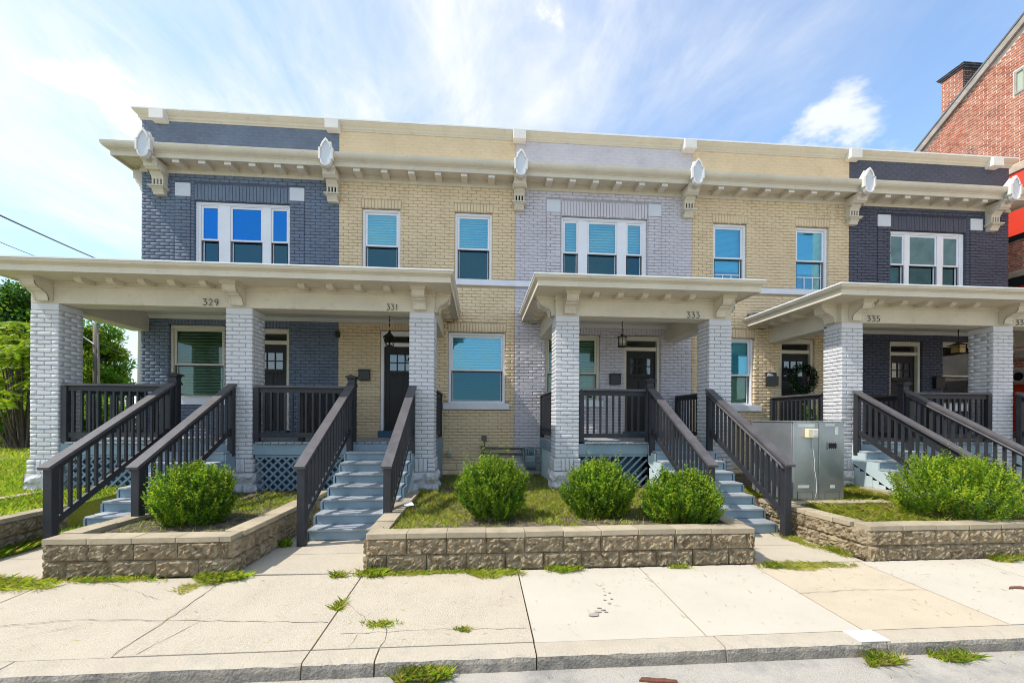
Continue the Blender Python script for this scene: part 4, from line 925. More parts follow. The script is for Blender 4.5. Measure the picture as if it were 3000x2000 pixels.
def lattice(t,x0,x1,z0,z1,y=YP+.06,both=True):
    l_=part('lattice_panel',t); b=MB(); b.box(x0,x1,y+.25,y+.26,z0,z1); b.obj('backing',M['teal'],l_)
    f=MB(); f.cbox(x0,x1,y-.004,y+.02,z1-.045,z1,.003); f.obj('edge_strip',M['blue'],l_)
    sp=.135; hgt=z1-z0-.04
    for sgn in ((1,-1) if both else (1,)):
        x=x0-hgt
        while x<x1+hgt:
            pa=(x,z0); pb=(x+hgt,z1-.045)
            if sgn<0: pa,pb=(x+hgt,z0),(x,z1-.045)
            # clip to the bay
            (xa,za),(xb,zb_)=pa,pb
            if max(xa,xb)>x0+.02 and min(xa,xb)<x1-.02:
                def cl(xq): return za+(zb_-za)*(xq-xa)/(xb-xa)
                A=(xa,za);B=(xb,zb_)
                if A[0]<x0: A=(x0,cl(x0))
                if A[0]>x1: A=(x1,cl(x1))
                if B[0]<x0: B=(x0,cl(x0))
                if B[0]>x1: B=(x1,cl(x1))
                if abs(B[0]-A[0])>.03:
                    m_=MB(); yy=y+(0 if sgn>0 else .009); m_.beam((A[0],yy,A[1]),(B[0],yy,B[1]),.007,.036,up=(0,0,1)); m_.obj('slat',M['slat'],l_)
            x+=sp*1.15
PA=porch('porch','wide cream roofed porch with two stairs numbered 329 and 331 on the left',(-4.3,9,.4),PIL[0:3],.25,.54,[('329',-4.93,-4.63,3.69,3.80),('331',-1.715,-1.48,3.685,3.79)],[-6.761,-6.265,-5.764,-5.279,-4.767,-3.132,-2.647,-2.163,-1.662],(0,1),[(1,(8.85,9.25,9.65)),(-1,(8.85,9.25,9.65))])
PB=porch('porch','narrow cream roofed porch with one stair numbered 333 in the middle',(3.2,9,.4),PIL[3:5],.69,.26,[('333',4.02,4.30,3.675,3.787)],[2.144,2.602,3.071,3.512,3.989],(2,),[(-1,(8.85,9.2,9.55))])
PC=porch('porch','wide cream roofed porch with stairs numbered 335 and 337 at the right',(10.5,9,.4),PIL[5:8],.93,.6,[('335',7.79,8.09,3.69,3.80),('337',11.10,11.40,3.69,3.80)],[7.8,8.298,8.836,9.344,9.863,11.4,11.9,12.4,12.9],(3,4),[(-1,(8.85,9.2,9.55))])
stair(PA,-5.43,-4.40,cap_l=True); stair(PA,-2.34,-1.235,cap_l=True,pipe=1); stair(PB,3.30,4.44,cap_l=True,pipe=1); stair(PC,7.52,8.64,cap_r=True,pipe=1); stair(PC,11.12,12.2,rails=(1,1))
rail_flat(PA,-7.25,7.96,-5.53,7.96,posts=(1,0)); rail_flat(PA,-4.03,7.96,-2.43,7.96,posts=(1,0)); rail_flat(PA,-7.52,8.42,-7.52,10.0); rail_flat(PA,-3.30,8.10,-3.30,10.0); rail_flat(PA,-.93,8.42,-.93,10.0)
rail_flat(PB,1.95,7.96,3.21,7.96,posts=(1,0)); rail_flat(PB,1.50,8.42,1.50,10.0); rail_flat(PB,4.86,8.42,4.86,10.0)
rail_flat(PC,8.74,7.96,10.56,7.96,posts=(0,1)); rail_flat(PC,7.33,8.42,7.33,10.0); rail_flat(PC,9.42,8.10,9.42,10.0)
lattice(PA,-7.25,-5.46,.36,1.012); lattice(PA,-4.06,-2.37,.36,1.012); lattice(PB,1.92,3.26,.36,1.012,both=False); lattice(PC,8.70,10.58,.36,1.012)

# ------------------------------------------------------------------ red brick building on the right
XN=15.2
nb=thing('brick_building',(17,10,.3),'tall old red brick building with gable side wall and red boarded openings','building')
RZ=lambda y: 11.089-.672*(y-13.507)   # rake line, falling to the back
YR=8.2; zr=RZ(YR)
b=MB(); b.prism([(2.2,.2),(19.5,.2),(19.5,RZ(19.5)-.12),(YR,zr-.12),(2.2,RZ(2*YR-2.2)-.12)],'x',XN+.006,26); b.obj('wall',M['redmortar'],nb)
b=MB(); b.prism([(20.0,RZ(20)),(20.0,RZ(20)+.06),(YR,zr+.06),(1.8,RZ(2*YR-1.8)+.06),(1.8,RZ(2*YR-1.8)),(YR,zr)],'x',XN-.12,26.3); b.obj('roof',M['roof'],nb)
for k,(a,c) in enumerate(((20.0,15.2),(15.19,11.4),(11.39,YR))):
    b=MB(); b.prism([(a,RZ(a)-.21),(c,RZ(c)-.21),(c,RZ(c)-.004),(a,RZ(a)-.004)],'x',XN-.10,XN-.045); b.obj('rake_board',M['rake'],nb)
REDS=[(8.6,12.9,6.98,8.76),(8.6,12.9,4.2,5.50),(9.2,11.9,1.4,2.72)]
STN=[(8.5,13.0,8.765,8.99),(8.5,13.0,5.77,5.92),(9.1,12.0,3.47,3.70),(9.1,12.0,2.73,3.16)]
for q in REDS: b=MB(); b.box(XN-.02,XN+.05,q[0],q[1],q[2],q[3]); b.obj('red_board',M['red'],nb)
for q in STN: b=MB(); b.cbox(XN-.06,XN+.05,q[0],q[1],q[2],q[3],.01); b.obj('stone_band',M['stone'],nb)
b=MB(); b.box(XN-.05,XN+.05,8.6,12.9,6.83,6.975); b.obj('dark_band',M['dark'],nb); b=MB(); b.box(XN-.05,XN+.05,8.6,12.9,5.51,5.76); b.obj('dark_band',M['dark'],nb)
b=MB(); n=18
for r0,r1,x0_,x1_ in ((.17,.12,XN-.075,XN-.075),):
    vs=[(x0_,10.70+r0*math.cos(2*math.pi*k/n),2.95+r0*math.sin(2*math.pi*k/n)) for k in range(n)]+[(x0_,10.70+r1*math.cos(2*math.pi*k/n),2.95+r1*math.sin(2*math.pi*k/n)) for k in range(n)]+[(XN-.062,10.70+r1*math.cos(2*math.pi*k/n),2.95+r1*math.sin(2*math.pi*k/n)) for k in range(n)]+[(XN-.05,10.70+r0*math.cos(2*math.pi*k/n),2.95+r0*math.sin(2*math.pi*k/n)) for k in range(n)]
    b.add(vs,[(k,n+k,n+(k+1)%n,(k+1)%n) for k in range(n)]+[(k,(k+1)%n,3*n+(k+1)%n,3*n+k) for k in range(n)]); b.add(vs[2*n:3*n],[tuple(range(n))],1)
b.obj('round_vent',[M['stone'],M['dark']],nb)
# attic window
aw=part('window',nb); b=MB()
for q in ((9.95,10.03,10.98,11.64),(10.80,10.86,10.98,11.64),(10.03,10.80,11.58,11.64),(10.03,10.80,10.98,11.04),(10.62,10.66,11.04,11.58)): b.box(XN-.03,XN+.04,q[0],q[1],q[2],q[3])
b.obj('frame',M['rake'],aw); b=MB(); b.box(XN-.001,XN+.003,10.0,10.85,11.0,11.6); b.obj('pane',M['gblind'],aw)
bk=[]; hol=[(q[0],q[1],q[2],q[3]) for q in REDS+STN]+[(8.6,12.9,6.82,6.98),(8.6,12.9,5.5,5.77),(9.94,10.90,10.93,11.68)]
lim=16.5
for u,z,w_,h_ in lay(9.4,lim,.6,14.0,hol,course=.0765,L=.215,joint=.017,seed=5):
    if z+.05<RZ(u+.1)-.19: bk.append((XN-.008+random.uniform(-.003,.004),u,z,w_,.06,h_,-math.pi/2))
place_bricks(nb,[q for q in bk],'redbrick',170,lambda q:(q[1]>14 or q[1]<10.5))
# chimney flush with the gable
ch=part('chimney',nb); b=MB(); b.box(XN+.012,XN+.70,12.165,12.765,9.5,12.85); b.obj('core',M['redmortar'],ch)
ci=[]; cs=[]
for k in range(38):
    z=9.95+k*.0765
    if z>12.86: break
    for u,zz,w_,h_ in lay(12.15,12.78,z,z+.0765,(),course=.0765,seed=k,phase=k%2,joint=.02): ci.append((XN-.001,u,zz,w_,.05,h_,-math.pi/2))
    for u,zz,w_,h_ in lay(XN,XN+.71,z,z+.0765,(),course=.0765,seed=k,phase=(k+1)%2,joint=.02): cs.append((u,12.151,zz,w_,.05,h_,0))
place_bricks(ch,ci,'redbrick',60); place_bricks(ch,cs,'dkbrick',60)
b=MB()
for k,(e,z0,z1) in enumerate(((.03,12.86,12.915),(.07,12.916,12.96),(.09,12.961,12.985))): b.cbox(XN-e,XN+.71+e,12.15-e,12.78+e,z0,z1,.01)
b.obj('chimney_cap',M['flash'],ch)

# ------------------------------------------------------------------ metal cabinet
cb=thing('metal_cabinet',(5.45,6.9,.4),'tall dull galvanised metal cabinet with two front panels beside the stair','cabinet')
for k,(a,c) in enumerate(((5.02,5.452),(5.458,5.89))):
    b=MB(); b.cbox(a,c,6.365,6.40,.385,1.665,.006); b.obj('front_panel',M['steel'],cb)
b=MB(); b.cbox(5.012,5.04,6.401,7.38,.385,1.66,.005); b.obj('side_panel',M['steel'],cb); b=MB(); b.cbox(5.87,5.897,6.401,7.38,.385,1.66,.005); b.obj('side_panel',M['steel'],cb)
b=MB(); b.cbox(5.0,5.91,6.352,7.39,1.661,1.682,.004); b.obj('top_sheet',M['steel'],cb)
for k in range(10): b=MB(); x=5.05+k*.09; b.cbox(x-.006,x+.006,6.346,6.352,1.665,1.677,.002); b.obj('bolt',M['pipe'],cb)
for x0,x1 in ((5.10,5.34),(5.56,5.80)):
    b=MB(); b.box(x0,x1,6.360,6.366,.39,.545); b.obj('vent_flap',M['steel'],cb); b=MB(); b.box(x0-.006,x0,6.358,6.367,.39,.55); b.box(x0,x1,6.3585,6.367,.546,.551); b.box(x1,x1+.006,6.358,6.367,.39,.55); b.obj('flap_edge',M['pipe'],cb)
for q in ((5.085,5.38,1.585,1.635),(5.555,5.72,1.60,1.645),(5.735,5.785,1.46,1.59),(5.105,5.29,.605,.65),(5.655,5.73,.60,.65)):
    b=MB(); b.box(q[0],q[1],6.3615,6.366,q[2],q[3]); b.obj('tape_strip',M['tape'],cb)
b=MB(); b.cbox(5.59,5.76,6.352,6.366,1.225,1.345,.003); b.obj('socket_plate',M['pipe'],cb)
b=MB(); b.box(5.615,5.735,6.349,6.353,1.245,1.325); b.obj('socket_recess',M['dark'],cb)
for k in range(5):
    for z in (1.235,1.335): b=MB(); x=5.602+k*.0365; b.box(x-.005,x+.005,6.347,6.3525,z-.005,z+.005); b.obj('rivet',M['tape'],cb)
b=MB(); b.cbox(5.205,5.385,6.285,6.3645,1.415,1.555,.008); b.obj('meter_case',M['beige'],cb)
b=MB(); b.cbox(5.285,5.370,6.279,6.2855,1.43,1.54,.003); b.box(5.30,5.355,6.276,6.28,1.45,1.49); b.obj('meter_face',M['tape'],cb)
b=MB(); b.tube([(5.33,6.35,1.415),(5.335,6.35,1.30),(5.36,6.352,1.10),(5.37,6.35,1.07),(5.365,6.352,.95),(5.40,6.352,.75),(5.41,6.355,.55),(5.37,6.35,.40)],.005,5); b.obj('wire',M['tape'],cb)

# ------------------------------------------------------------------ gas meter and pipes
gm=thing('gas_meter',(1.15,9.8,.4),'grey green gas meter with bent pipes against the lavender wall','gas meter')
b=MB(); b.cbox(1.06,1.33,9.70,9.90,.50,.83,.04); b.tube([(1.08,9.70,.60),(1.31,9.70,.60)],.09,12); b.obj('meter_body',M['gas'],gm)
for k in range(5):
    b=MB(); x=1.0+k*.055; b.tube([(x,9.99,.70),(x,9.99,.96),(x+.02,9.97,1.0),(x+.07,9.92,1.01),(x+.10,9.86,.97),(x+.10,9.84,.84)],.02,7); b.obj('riser_pipe',M['gas'],gm)
for pts,r_ in (([(1.30,9.8,.84),(1.30,9.8,.98),(1.36,9.8,1.02),(1.56,9.8,1.02),(1.60,9.8,.98),(1.60,9.8,.40)],.026),([(1.45,9.78,1.02),(1.45,9.78,.70),(1.36,9.78,.66)],.022),([(1.60,9.8,.95),(1.80,9.8,.95)],.012)):
    b=MB(); b.tube(pts,r_,8); b.obj('pipe',M['gas'],gm)
for z in (.80,.95,.55): b=MB(); b.tube([(1.60,9.8,z-.03),(1.60,9.8,z+.03)],.042,8); b.obj('coupling',M['gas'],gm)
b=MB(); b.lathe(1.60,9.74,[(0,.77),(.06,.77),(.065,.80),(.06,.83),(0,.83)],10); b.obj('regulator',M['gas'],gm)
for z in (1.0,.865):
    b=MB(); b.tube([(1.03,9.98,z-.02),(.14,9.98,z),(.07,9.98,z-.01),(.05,9.98,z-.07 if z<.9 else z-.03)],.026,8); b.obj('wall_pipe',M['pipe'],gm)
b=MB(); b.tube([(.05,9.98,.99),(.05,9.96,1.04),(.09,9.96,1.05),(.10,9.98,.9),(.05,9.98,.86)],.026,8); b.obj('wall_pipe',M['pipe'],gm)

# ------------------------------------------------------------------ lanterns, mailboxes, wreath, plant
def lantern(x,y,zt,zb,kind,label,zc=3.99):
    t=thing('hanging_lantern',(x,y,zc),label,'lantern','lanterns under the porch roofs')
    b=MB(); n=int((zc-zt)/.045)
    for k in range(n): z=zc-.02-k*.045; b.cbox(x-(.012 if k%2 else .004),x+(.012 if k%2 else .004),y-(.004 if k%2 else .012),y+(.004 if k%2 else .012),z-.026,z+.022,.002)
    b.obj('chain',M['bronze'],t)
    b=MB(); b.lathe(x,y,[(0,zc-.001),(.06,zc-.001),(.055,zc-.02),(.012,zc-.03),(0,zc-.03)],12); b.obj('ceiling_rose',M['bronze'],t)
    h=zt-zb
    if kind=='cage':
        b=MB(); b.lathe(x,y,[(.0,zt),(.022,zt-.01),(.03,zt-.05),(.05,zt-.08),(.14,zt-.15),(.15,zt-.165),(.02,zt-.12),(0,zt-.12)],4); b.obj('shade',M['bronze'],t)
        b=MB()
        for k in range(4):
            a=math.pi/2*k+math.pi/4; a2=a+math.pi/2; p0=(x+.15*math.cos(a),y+.15*math.sin(a),zt-.16); p1=(x+.085*math.cos(a),y+.085*math.sin(a),zb+.01); b.tube([p0,p1],.008,5); b.tube([p1,(x+.085*math.cos(a2),y+.085*math.sin(a2),zb+.01)],.008,5)
        b.tube([(x-.08,y,zb+.01),(x+.08,y,zb+.01)],.006,5); b.tube([(x,y,zb+.01),(x,y,zb+.10)],.02,6); b.obj('cage',M['bronze'],t)
    elif kind=='drum':
        b=MB(); b.lathe(x,y,[(0,zt),(.02,zt-.01),(.03,zt-.05),(.10,zt-.075),(.11,zt-.09),(0,zt-.09)],16); b.lathe(x,y,[(0,zb+.03),(.095,zb+.03),(.10,zb+.012),(.09,zb),(0,zb)],16)
        for k in range(6): a=math.pi/3*k+.3; b.tube([(x+.09*math.cos(a),y+.09*math.sin(a),zb+.02),(x+.09*math.cos(a),y+.09*math.sin(a),zt-.09)],.006,5)
        b.lathe(x,y,[(.088,zb+.06),(.094,zb+.06),(.094,zb+.07),(.088,zb+.07)],16); b.obj('frame',M['bronze'],t)
        b=MB(); b.lathe(x,y,[(0,zb+.031),(.082,zb+.031),(.082,zt-.091),(0,zt-.091)],16); b.obj('glass_shade',M['glass_l'],t)
    else:
        b=MB(); b.lathe(x,y,[(0,zt),(.02,zt-.005),(.03,zt-.03),(.11,zt-.07),(.19,zt-.095),(.19,zt-.105),(0,zt-.10)],4); b.lathe(x,y,[(0,zb+.03),(.13,zb+.03),(.14,zb+.015),(.12,zb),(0,zb)],4)
        for k in range(4): a=math.pi/2*(k+.5); b.tube([(x+.125*math.cos(a),y+.125*math.sin(a),zb+.02),(x+.135*math.cos(a),y+.135*math.sin(a),zt-.10)],.008,5)
        b.lathe(x,y,[(.124,zb+.15),(.132,zb+.15),(.132,zb+.162),(.124,zb+.162)],4); b.obj('frame',M['bronze'],t)
        b=MB(); b.lathe(x,y,[(0,zb+.031),(.118,zb+.031),(.122,zt-.101),(0,zt-.101)],4); b.obj('glass_shade',M['amber'],t)
lantern(-1.895,9.0,3.55,3.20,'cage','open black cage lantern with pointed shade hanging by door 331')
lantern(3.11,9.0,3.575,3.27,'drum','round lantern with cream glass hanging in porch 333')
lantern(11.17,9.0,3.56,3.255,'square','square amber glass lantern with spreading roof hanging in the right porch')
def mailbox(x0,x1,z0,z1,label,paper=False,kind=0):
    t=thing('mailbox',((x0+x1)/2,YF,(z0+z1)/2),label,'mailbox','mailboxes beside the front doors')
    b=MB(); y=YF-.015; b.cbox(x0,x1,y-.10,y,z0,z1-.10 if paper else z1-.03,.008); b.obj('box',M['black'],t)
    b=MB()
    if paper: b.cbox(x0,x1,y-.02,y,z1-.099,z1,.004)
    else: b.cbox(x0-.008,x1+.008,y-.115,y,z1-.029,z1,.006)
    b.obj('lid',M['black'],t)
    if paper:
        for k in range(2):
            b=MB(); b.beam((x0+.04+k*.06,y-.05,z1-.11),(x0+.07+k*.06,y-.06,z1-.035-k*.02),.09,.006,up=(0,1,0)); b.obj('letter',M['paper'],t)
mailbox(-2.805,-2.555,2.565,2.82,'plain square black mailbox on cream wall beside door 331')
mailbox(3.157,3.421,2.53,2.805,'black mailbox on lavender grey wall left of door 333')
mailbox(7.175,7.46,2.545,2.89,'black mailbox with white letters sticking out on cream wall',True)
mailbox(11.75,12.0,2.525,2.835,'black mailbox on dark navy wall right of door 335 porch')
def leaves(C,Nrm,size,w=.5,fold=.15):
    """pointed leaves: C centres, Nrm directions of growth"""
    n=len(C); d=Nrm/np.linalg.norm(Nrm,axis=1,keepdims=True); r=rng.normal(size=(n,3)); s=np.cross(d,r); s/=np.linalg.norm(s,axis=1,keepdims=True); u=np.cross(s,d)
    L=(size*rng.uniform(.7,1.3,n))[:,None]; W=L*w
    a=C; b=C+d*L*.5+s*W*.5+u*L*fold; c=C+d*L; e=C+d*L*.5-s*W*.5+u*L*fold
    return np.stack([a,b,c,e],1).reshape(-1,3),np.arange(4*n).reshape(n,4)
wr=thing('door_wreath',(8.0,9.95,2.73),'dark green leafy wreath hanging on the black door of 335','wreath')
n=2600; a=rng.uniform(0,2*math.pi,n); ph=rng.uniform(0,2*math.pi,n); rr_=.11*np.sqrt(rng.uniform(0,1,n)); C=np.stack([8.03+(.27+rr_*np.cos(ph))*np.cos(a),9.99-.07+rr_*np.sin(ph)*.7-.05,2.72+(.27+rr_*np.cos(ph))*np.sin(a)],1)
D_=np.stack([np.cos(a+.9),rng.normal(0,.5,n)-.3,np.sin(a+.9)],1)+rng.normal(0,.5,(n,3)); V,F=leaves(C,D_,.055,.3); npmesh('foliage',V,F,[M['W1'],M['L1'],M['paper']],rng.choice(3,n,p=[.83,.16,.01]),wr,ROOT[wr.name])
pp=thing('potted_plant',(8.0,9.2,1.25),'small potted leafy plant standing on the porch floor of 335','plant')
b=MB(); b.lathe(8.0,9.2,[(0,1.252),(.12,1.252),(.17,1.55),(.18,1.56),(.15,1.56),(.14,1.50),(0,1.50)],14); b.obj('pot',M['black'],pp)
n=160; a=rng.uniform(0,2*math.pi,n); D_=np.stack([np.cos(a),np.sin(a),rng.uniform(.3,1.5,n)],1); C=np.tile(np.array([[8.0,9.2,1.56]]),(n,1))+D_*rng.uniform(.05,.35,(n,1)); V,F=leaves(C,D_+np.array([[0,0,-.5]]),.17,.3); npmesh('foliage',V,F,[M['T2'],M['T1']],rng.integers(0,2,n),pp,ROOT[pp.name])

# ------------------------------------------------------------------ round box shrubs
def shrub(x,y,z0,rx,ry,h,label,seed,tall=0,mixw=(.34,.50,.16)):
    global rng; rng=np.random.default_rng(seed)
    t=thing('shrub',(x,y,z0),label,'shrub','round green shrubs in the front beds')
    b=MB()
    for k in range(16):
        a=rng.uniform(0,6.28); q=rng.uniform(.2,.75); b.tube([(x+.03*math.cos(a),y+.03*math.sin(a),z0-.03),(x+rx*q*.5*math.cos(a),y+ry*q*.5*math.sin(a),z0+h*.35),(x+rx*q*math.cos(a),y+ry*q*math.sin(a),z0+h*.7)],[.012,.009,.004],5)
    b.obj('stems',M['bark'],t)
    nt_=1900; u=rng.normal(size=(nt_,3)); u/=np.linalg.norm(u,axis=1,keepdims=True); u[:,2]=np.where(u[:,2]<-.8,-u[:,2],u[:,2])
    lob=1+.09*np.sin(3*np.arctan2(u[:,1],u[:,0])+seed)+.07*np.sin(4*u[:,2]+2*np.arctan2(u[:,1],u[:,0])+seed*2)+.05*np.sin(9*u[:,0]+7*u[:,2]+seed)+rng.normal(0,.055,nt_)
    rad=np.where(rng.uniform(0,1,nt_)<.62,1.0,rng.uniform(.45,.95,nt_))*lob
    cz=z0+h*.50; tip=np.stack([x+rx*u[:,0]*rad,y+ry*u[:,1]*rad,cz+h*.52*u[:,2]*rad],1); tip[:,2]=np.maximum(tip[:,2],z0+.03)
    g=u*np.array([.55,.55,.5])+np.array([0,0,.85]); g/=np.linalg.norm(g,axis=1,keepdims=True)
    ext=rng.uniform(0,.05,nt_)+np.where(rng.uniform(0,1,nt_)<.05,rng.uniform(.03,.11,nt_)*(1+tall),0)*(u[:,2]>.1); tip=tip+g*ext[:,None]
    per=16; kk=np.tile(np.arange(per),nt_); T=np.repeat(tip,per,0); Gd=np.repeat(g,per,0); Ud=np.repeat(u,per,0)
    ln=np.repeat(.13+ext*1.1,per); C=T-Gd*(kk/per*ln)[:,None]+rng.normal(0,.006,(nt_*per,3))
    ang=kk*2.4+np.repeat(rng.uniform(0,6.28,nt_),per); side=np.stack([np.cos(ang),np.sin(ang),np.zeros_like(ang)],1)
    Dl=Gd*.75+side*.9+rng.normal(0,.2,(nt_*per,3)); V,F=leaves(C,Dl,.029,.55,.10)
    p=np.array(mixw); base=rng.choice(3,nt_,p=p/p.sum()); mi=np.repeat(base,per); mi=np.where((kk<4)&(rng.uniform(0,1,len(mi))<.45)&(np.repeat(u[:,2],per)>-.1),np.minimum(mi+1,2),mi)
    npmesh('foliage',V,F,[M['L1'],M['L2'],M['L3']],mi,t,ROOT[t.name])
shrub(-3.60,5.62,.36,.44,.42,.68,'round shrub alone in the left bed beside the stair post',21)
shrub(.18,5.72,.36,.42,.42,.74,'tall upright shrub alone in front of the cream house',22,1.2)
shrub(1.66,5.72,.36,.44,.42,.70,'middle shrub in front of the lavender house pillar',23,1.0)
shrub(2.66,5.32,.36,.47,.40,.60,'low shrub touching the stair rail of 333',24,.3)
shrub(6.60,5.32,.36,.76,.50,.78,'widest bright shrub in the right bed below stair 335',25,.3,(.2,.5,.3))

# ------------------------------------------------------------------ grass
def blades(P_,h,w=.003,lean=.6,mats=('G1','G2','G3'),p=(.4,.45,.15),flat=0.0):
    n=len(P_); a=rng.uniform(0,2*math.pi,n); hh=h*rng.uniform(.5,1.25,n); ln=hh*lean*rng.uniform(.2,1.6,n); up=hh*(1-flat*rng.uniform(.3,1,n))
    d=np.stack([np.cos(a),np.sin(a),np.zeros(n)],1); s=np.stack([-np.sin(a),np.cos(a),np.zeros(n)],1)*w*rng.uniform(.7,1.4,n)[:,None]
    m_=P_+d*(ln*.4)[:,None]+np.array([0,0,1])*(up*.65)[:,None]; t_=P_+d*ln[:,None]+np.array([0,0,1])*up[:,None]
    V=np.stack([P_-s,P_+s,m_+s*.8,t_,m_-s*.8],1).reshape(-1,3); F=np.arange(5*n).reshape(n,5)
    return V,F,rng.choice(3,n,p=p)
def grass_patch(name,P_,h,label=None,cat=None,kind='stuff',group=None,org=(0,0,0),**k):
    V,F,mi=blades(np.asarray(P_),h,**k); o=npmesh(name,V,F,[M[q] for q in k.get('mats',('G1','G2','G3'))],mi,None,org)
    return tag(o,label,cat,group,kind)
def scatter(n,x0,x1,y0,y1,z,dens=None):
    P_=np.stack([rng.uniform(x0,x1,n),rng.uniform(y0,y1,n),np.full(n,z)],1)
    if dens is not None: P_=P_[rng.uniform(0,1,n)<dens(P_[:,0],P_[:,1])]
    P_[:,2]+=[hump(a,b) for a,b,_ in P_] ; return P_
rng=np.random.default_rng(3)
clump=lambda x,y:np.clip(.55+.5*np.sin(x*3.1+y*1.3)*np.cos(y*2.7-x)+.25*np.sin(x*9+y*7),0,1)
bare=lambda x,y,cx,cy,r:(((x-cx)**2+(y-cy)**2)>r*r).astype(float)
d2=lambda x,y: clump(x,y)**.5*(1-.93*np.exp(-((y-5.05)/.22)**2)*(np.sin(x*2.2+1)>-.2))*(1-.85*(1-bare(x,y,.25,5.2,.5)))*(1-.85*(1-bare(x,y,2.1,5.15,.6)))
grass_patch('grass',scatter(30000,-1.08,3.14,4.95,7.8,.355,d2),.075,'clipped yellow green grass in the middle bed','grass',flat=.55,p=(.22,.55,.23))
grass_patch('grass',scatter(9000,-4.40,-2.8,4.95,7.8,.35,lambda x,y:clump(x,y)*(.15+.85*(y>5.9))),.06,'thin grass over mulch in the left bed','grass',flat=.4,p=(.45,.45,.10))
grass_patch('grass',scatter(20000,4.82,7.4,4.95,7.8,.355,lambda x,y:clump(x,y)**.3*(1-.7*(1-bare(x,y,6.6,5.15,.5)))),.10,'long cut straw grass in the right bed','grass',flat=.75,lean=1.1,p=(.18,.52,.30))
grass_patch('grass',scatter(3000,-.8,1.5,7.8,9.9,.36),.05,'thin shaded grass below the cream wall','grass',p=(.7,.25,.05))
V_=scatter(52000,-13.5,-6.05,4.95,14,.39,None); grass_patch('grass',V_,.075,'bright green lawn grass left of the porch','grass',p=(.50,.45,.05),w=.008)
V_=scatter(26000,-30,-8,14,27,.41,None); grass_patch('grass',V_,.11,'far lawn grass below the trees','grass',p=(.25,.60,.15),w=.02)
# weeds and cut grass on the paving: each clump its own thing
def tuft(x,y,rx,ry,n,h,label,z=0,**k):
    h*=.72; n=int(n*1.25)
    r_=np.sqrt(rng.uniform(0,1,n)); a=rng.uniform(0,6.28,n); n=int(n*1.0); lob=1+.35*np.sin(3*a+x*7)+.25*np.sin(5*a+y*9); r_=r_*lob; P_=np.stack([rx*r_*np.cos(a),ry*r_*np.sin(a),np.zeros(n)],1)+np.array([x,y,z]); 
    V,F,mi=blades(P_,h,**k); o=npmesh('grass_tuft',V,F,[M['G1'],M['G2'],M['G3']],mi,None,(x,y,z)); tag(o,label,'grass tuft','weeds and cut grass on the paving')
tuft(-.38,3.035,.15,.045,700,.105,'thick green tuft at the kerb foot below the cracked slab',-.165,lean=.9,w=.003,p=(.42,.38,.2)); tuft(3.10,3.0,.12,.05,480,.085,'lime tuft at the kerb beside the white mortar patch',-.165,lean=1.0,w=.003,p=(.35,.40,.25))
tuft(3.72,3.01,.15,.045,460,.065,'low tuft spreading along the kerb at the lower right',-.165,lean=1.2,w=.0028,p=(.45,.4,.15))
tuft(-1.50,4.62,.07,.04,120,.07,'small yellowish tuft on the path corner before the middle stair',-.003,lean=1.2,p=(.3,.4,.3))
tuft(-1.27,3.95,.05,.10,150,.06,'weed clump growing in the slab joint',-.03,lean=1.0,p=(.3,.5,.2)); tuft(-.82,3.60,.13,.05,190,.045,'flat weed patch on the cracked pavement slab',-.045,lean=1.4,p=(.35,.45,.2)); tuft(-.12,3.47,.06,.03,120,.04,'tiny round straw weed on the cracked pavement slab',-.045,lean=1.2,p=(.2,.5,.3))
tuft(-1.15,4.64,.13,.06,260,.10,'weeds at the left corner of the long block wall',-.005,lean=1.1,p=(.3,.6,.1)); tuft(-.6,4.66,.50,.05,620,.06,'strip of weeds along the foot of the long block wall',-.005,lean=1.3,flat=.3,p=(.3,.5,.2)); tuft(.15,4.60,.28,.10,640,.07,'widest weed clump in front of the long block wall',-.005,lean=1.3,flat=.4,p=(.3,.5,.2))
tuft(.96,4.65,.20,.05,260,.08,'green weeds under the fifth block of the long wall',-.005,lean=1.1,p=(.55,.4,.05)); tuft(2.30,4.66,.12,.03,120,.06,'small weeds near the right end of the long wall',-.005,lean=1.1)
tuft(3.85,4.62,.42,.10,1000,.05,'brownish heap of cut grass across the path before stair 333',-.003,lean=1.8,flat=.6,p=(.12,.45,.43)); tuft(3.38,4.62,.12,.06,200,.07,'green weeds at the right corner of the long wall',-.003,lean=1.1)
tuft(4.58,5.05,.07,.16,160,.09,'weeds against the sunlit side of the right block wall',0,lean=1.2,p=(.3,.5,.2)); tuft(4.45,5.6,.10,.35,420,.07,'cut grass along the path edge below the metal cabinet',0,lean=1.5,flat=.4,p=(.2,.5,.3)); tuft(4.72,5.95,.06,.12,200,.16,'tall weeds at the foot of the stair 333 post',0,lean=.6,p=(.4,.5,.1))
tuft(6.45,4.64,.25,.05,260,.09,'grass hanging at the far right foot of the right wall',-.005,lean=1.2); tuft(-2.68,4.62,.25,.09,520,.09,'green weeds at the right corner of the left block wall',-.004,lean=1.2,p=(.5,.35,.15))
tuft(-2.9,4.45,.10,.12,200,.05,'straw patch beside the slab joint left of the middle path',-.02,lean=1.5,flat=.5,p=(.1,.4,.5)); tuft(-3.9,4.66,.55,.04,420,.06,'thin weeds along the foot of the left block wall',-.004,lean=1.3,p=(.35,.5,.15))
tuft(-5.1,4.60,.62,.20,1900,.09,'wide lime grass strip at the lower left pavement edge',-.01,lean=1.4,flat=.3,p=(.3,.6,.1)); tuft(-5.75,5.7,.10,.5,700,.13,'shaded long grass along the short left wall',0,lean=1.0,p=(.75,.2,.05)); tuft(-5.55,6.15,.10,.22,320,.22,'leafy weeds beside the left stair post',0,lean=.7,w=.012,p=(.85,.15,0))
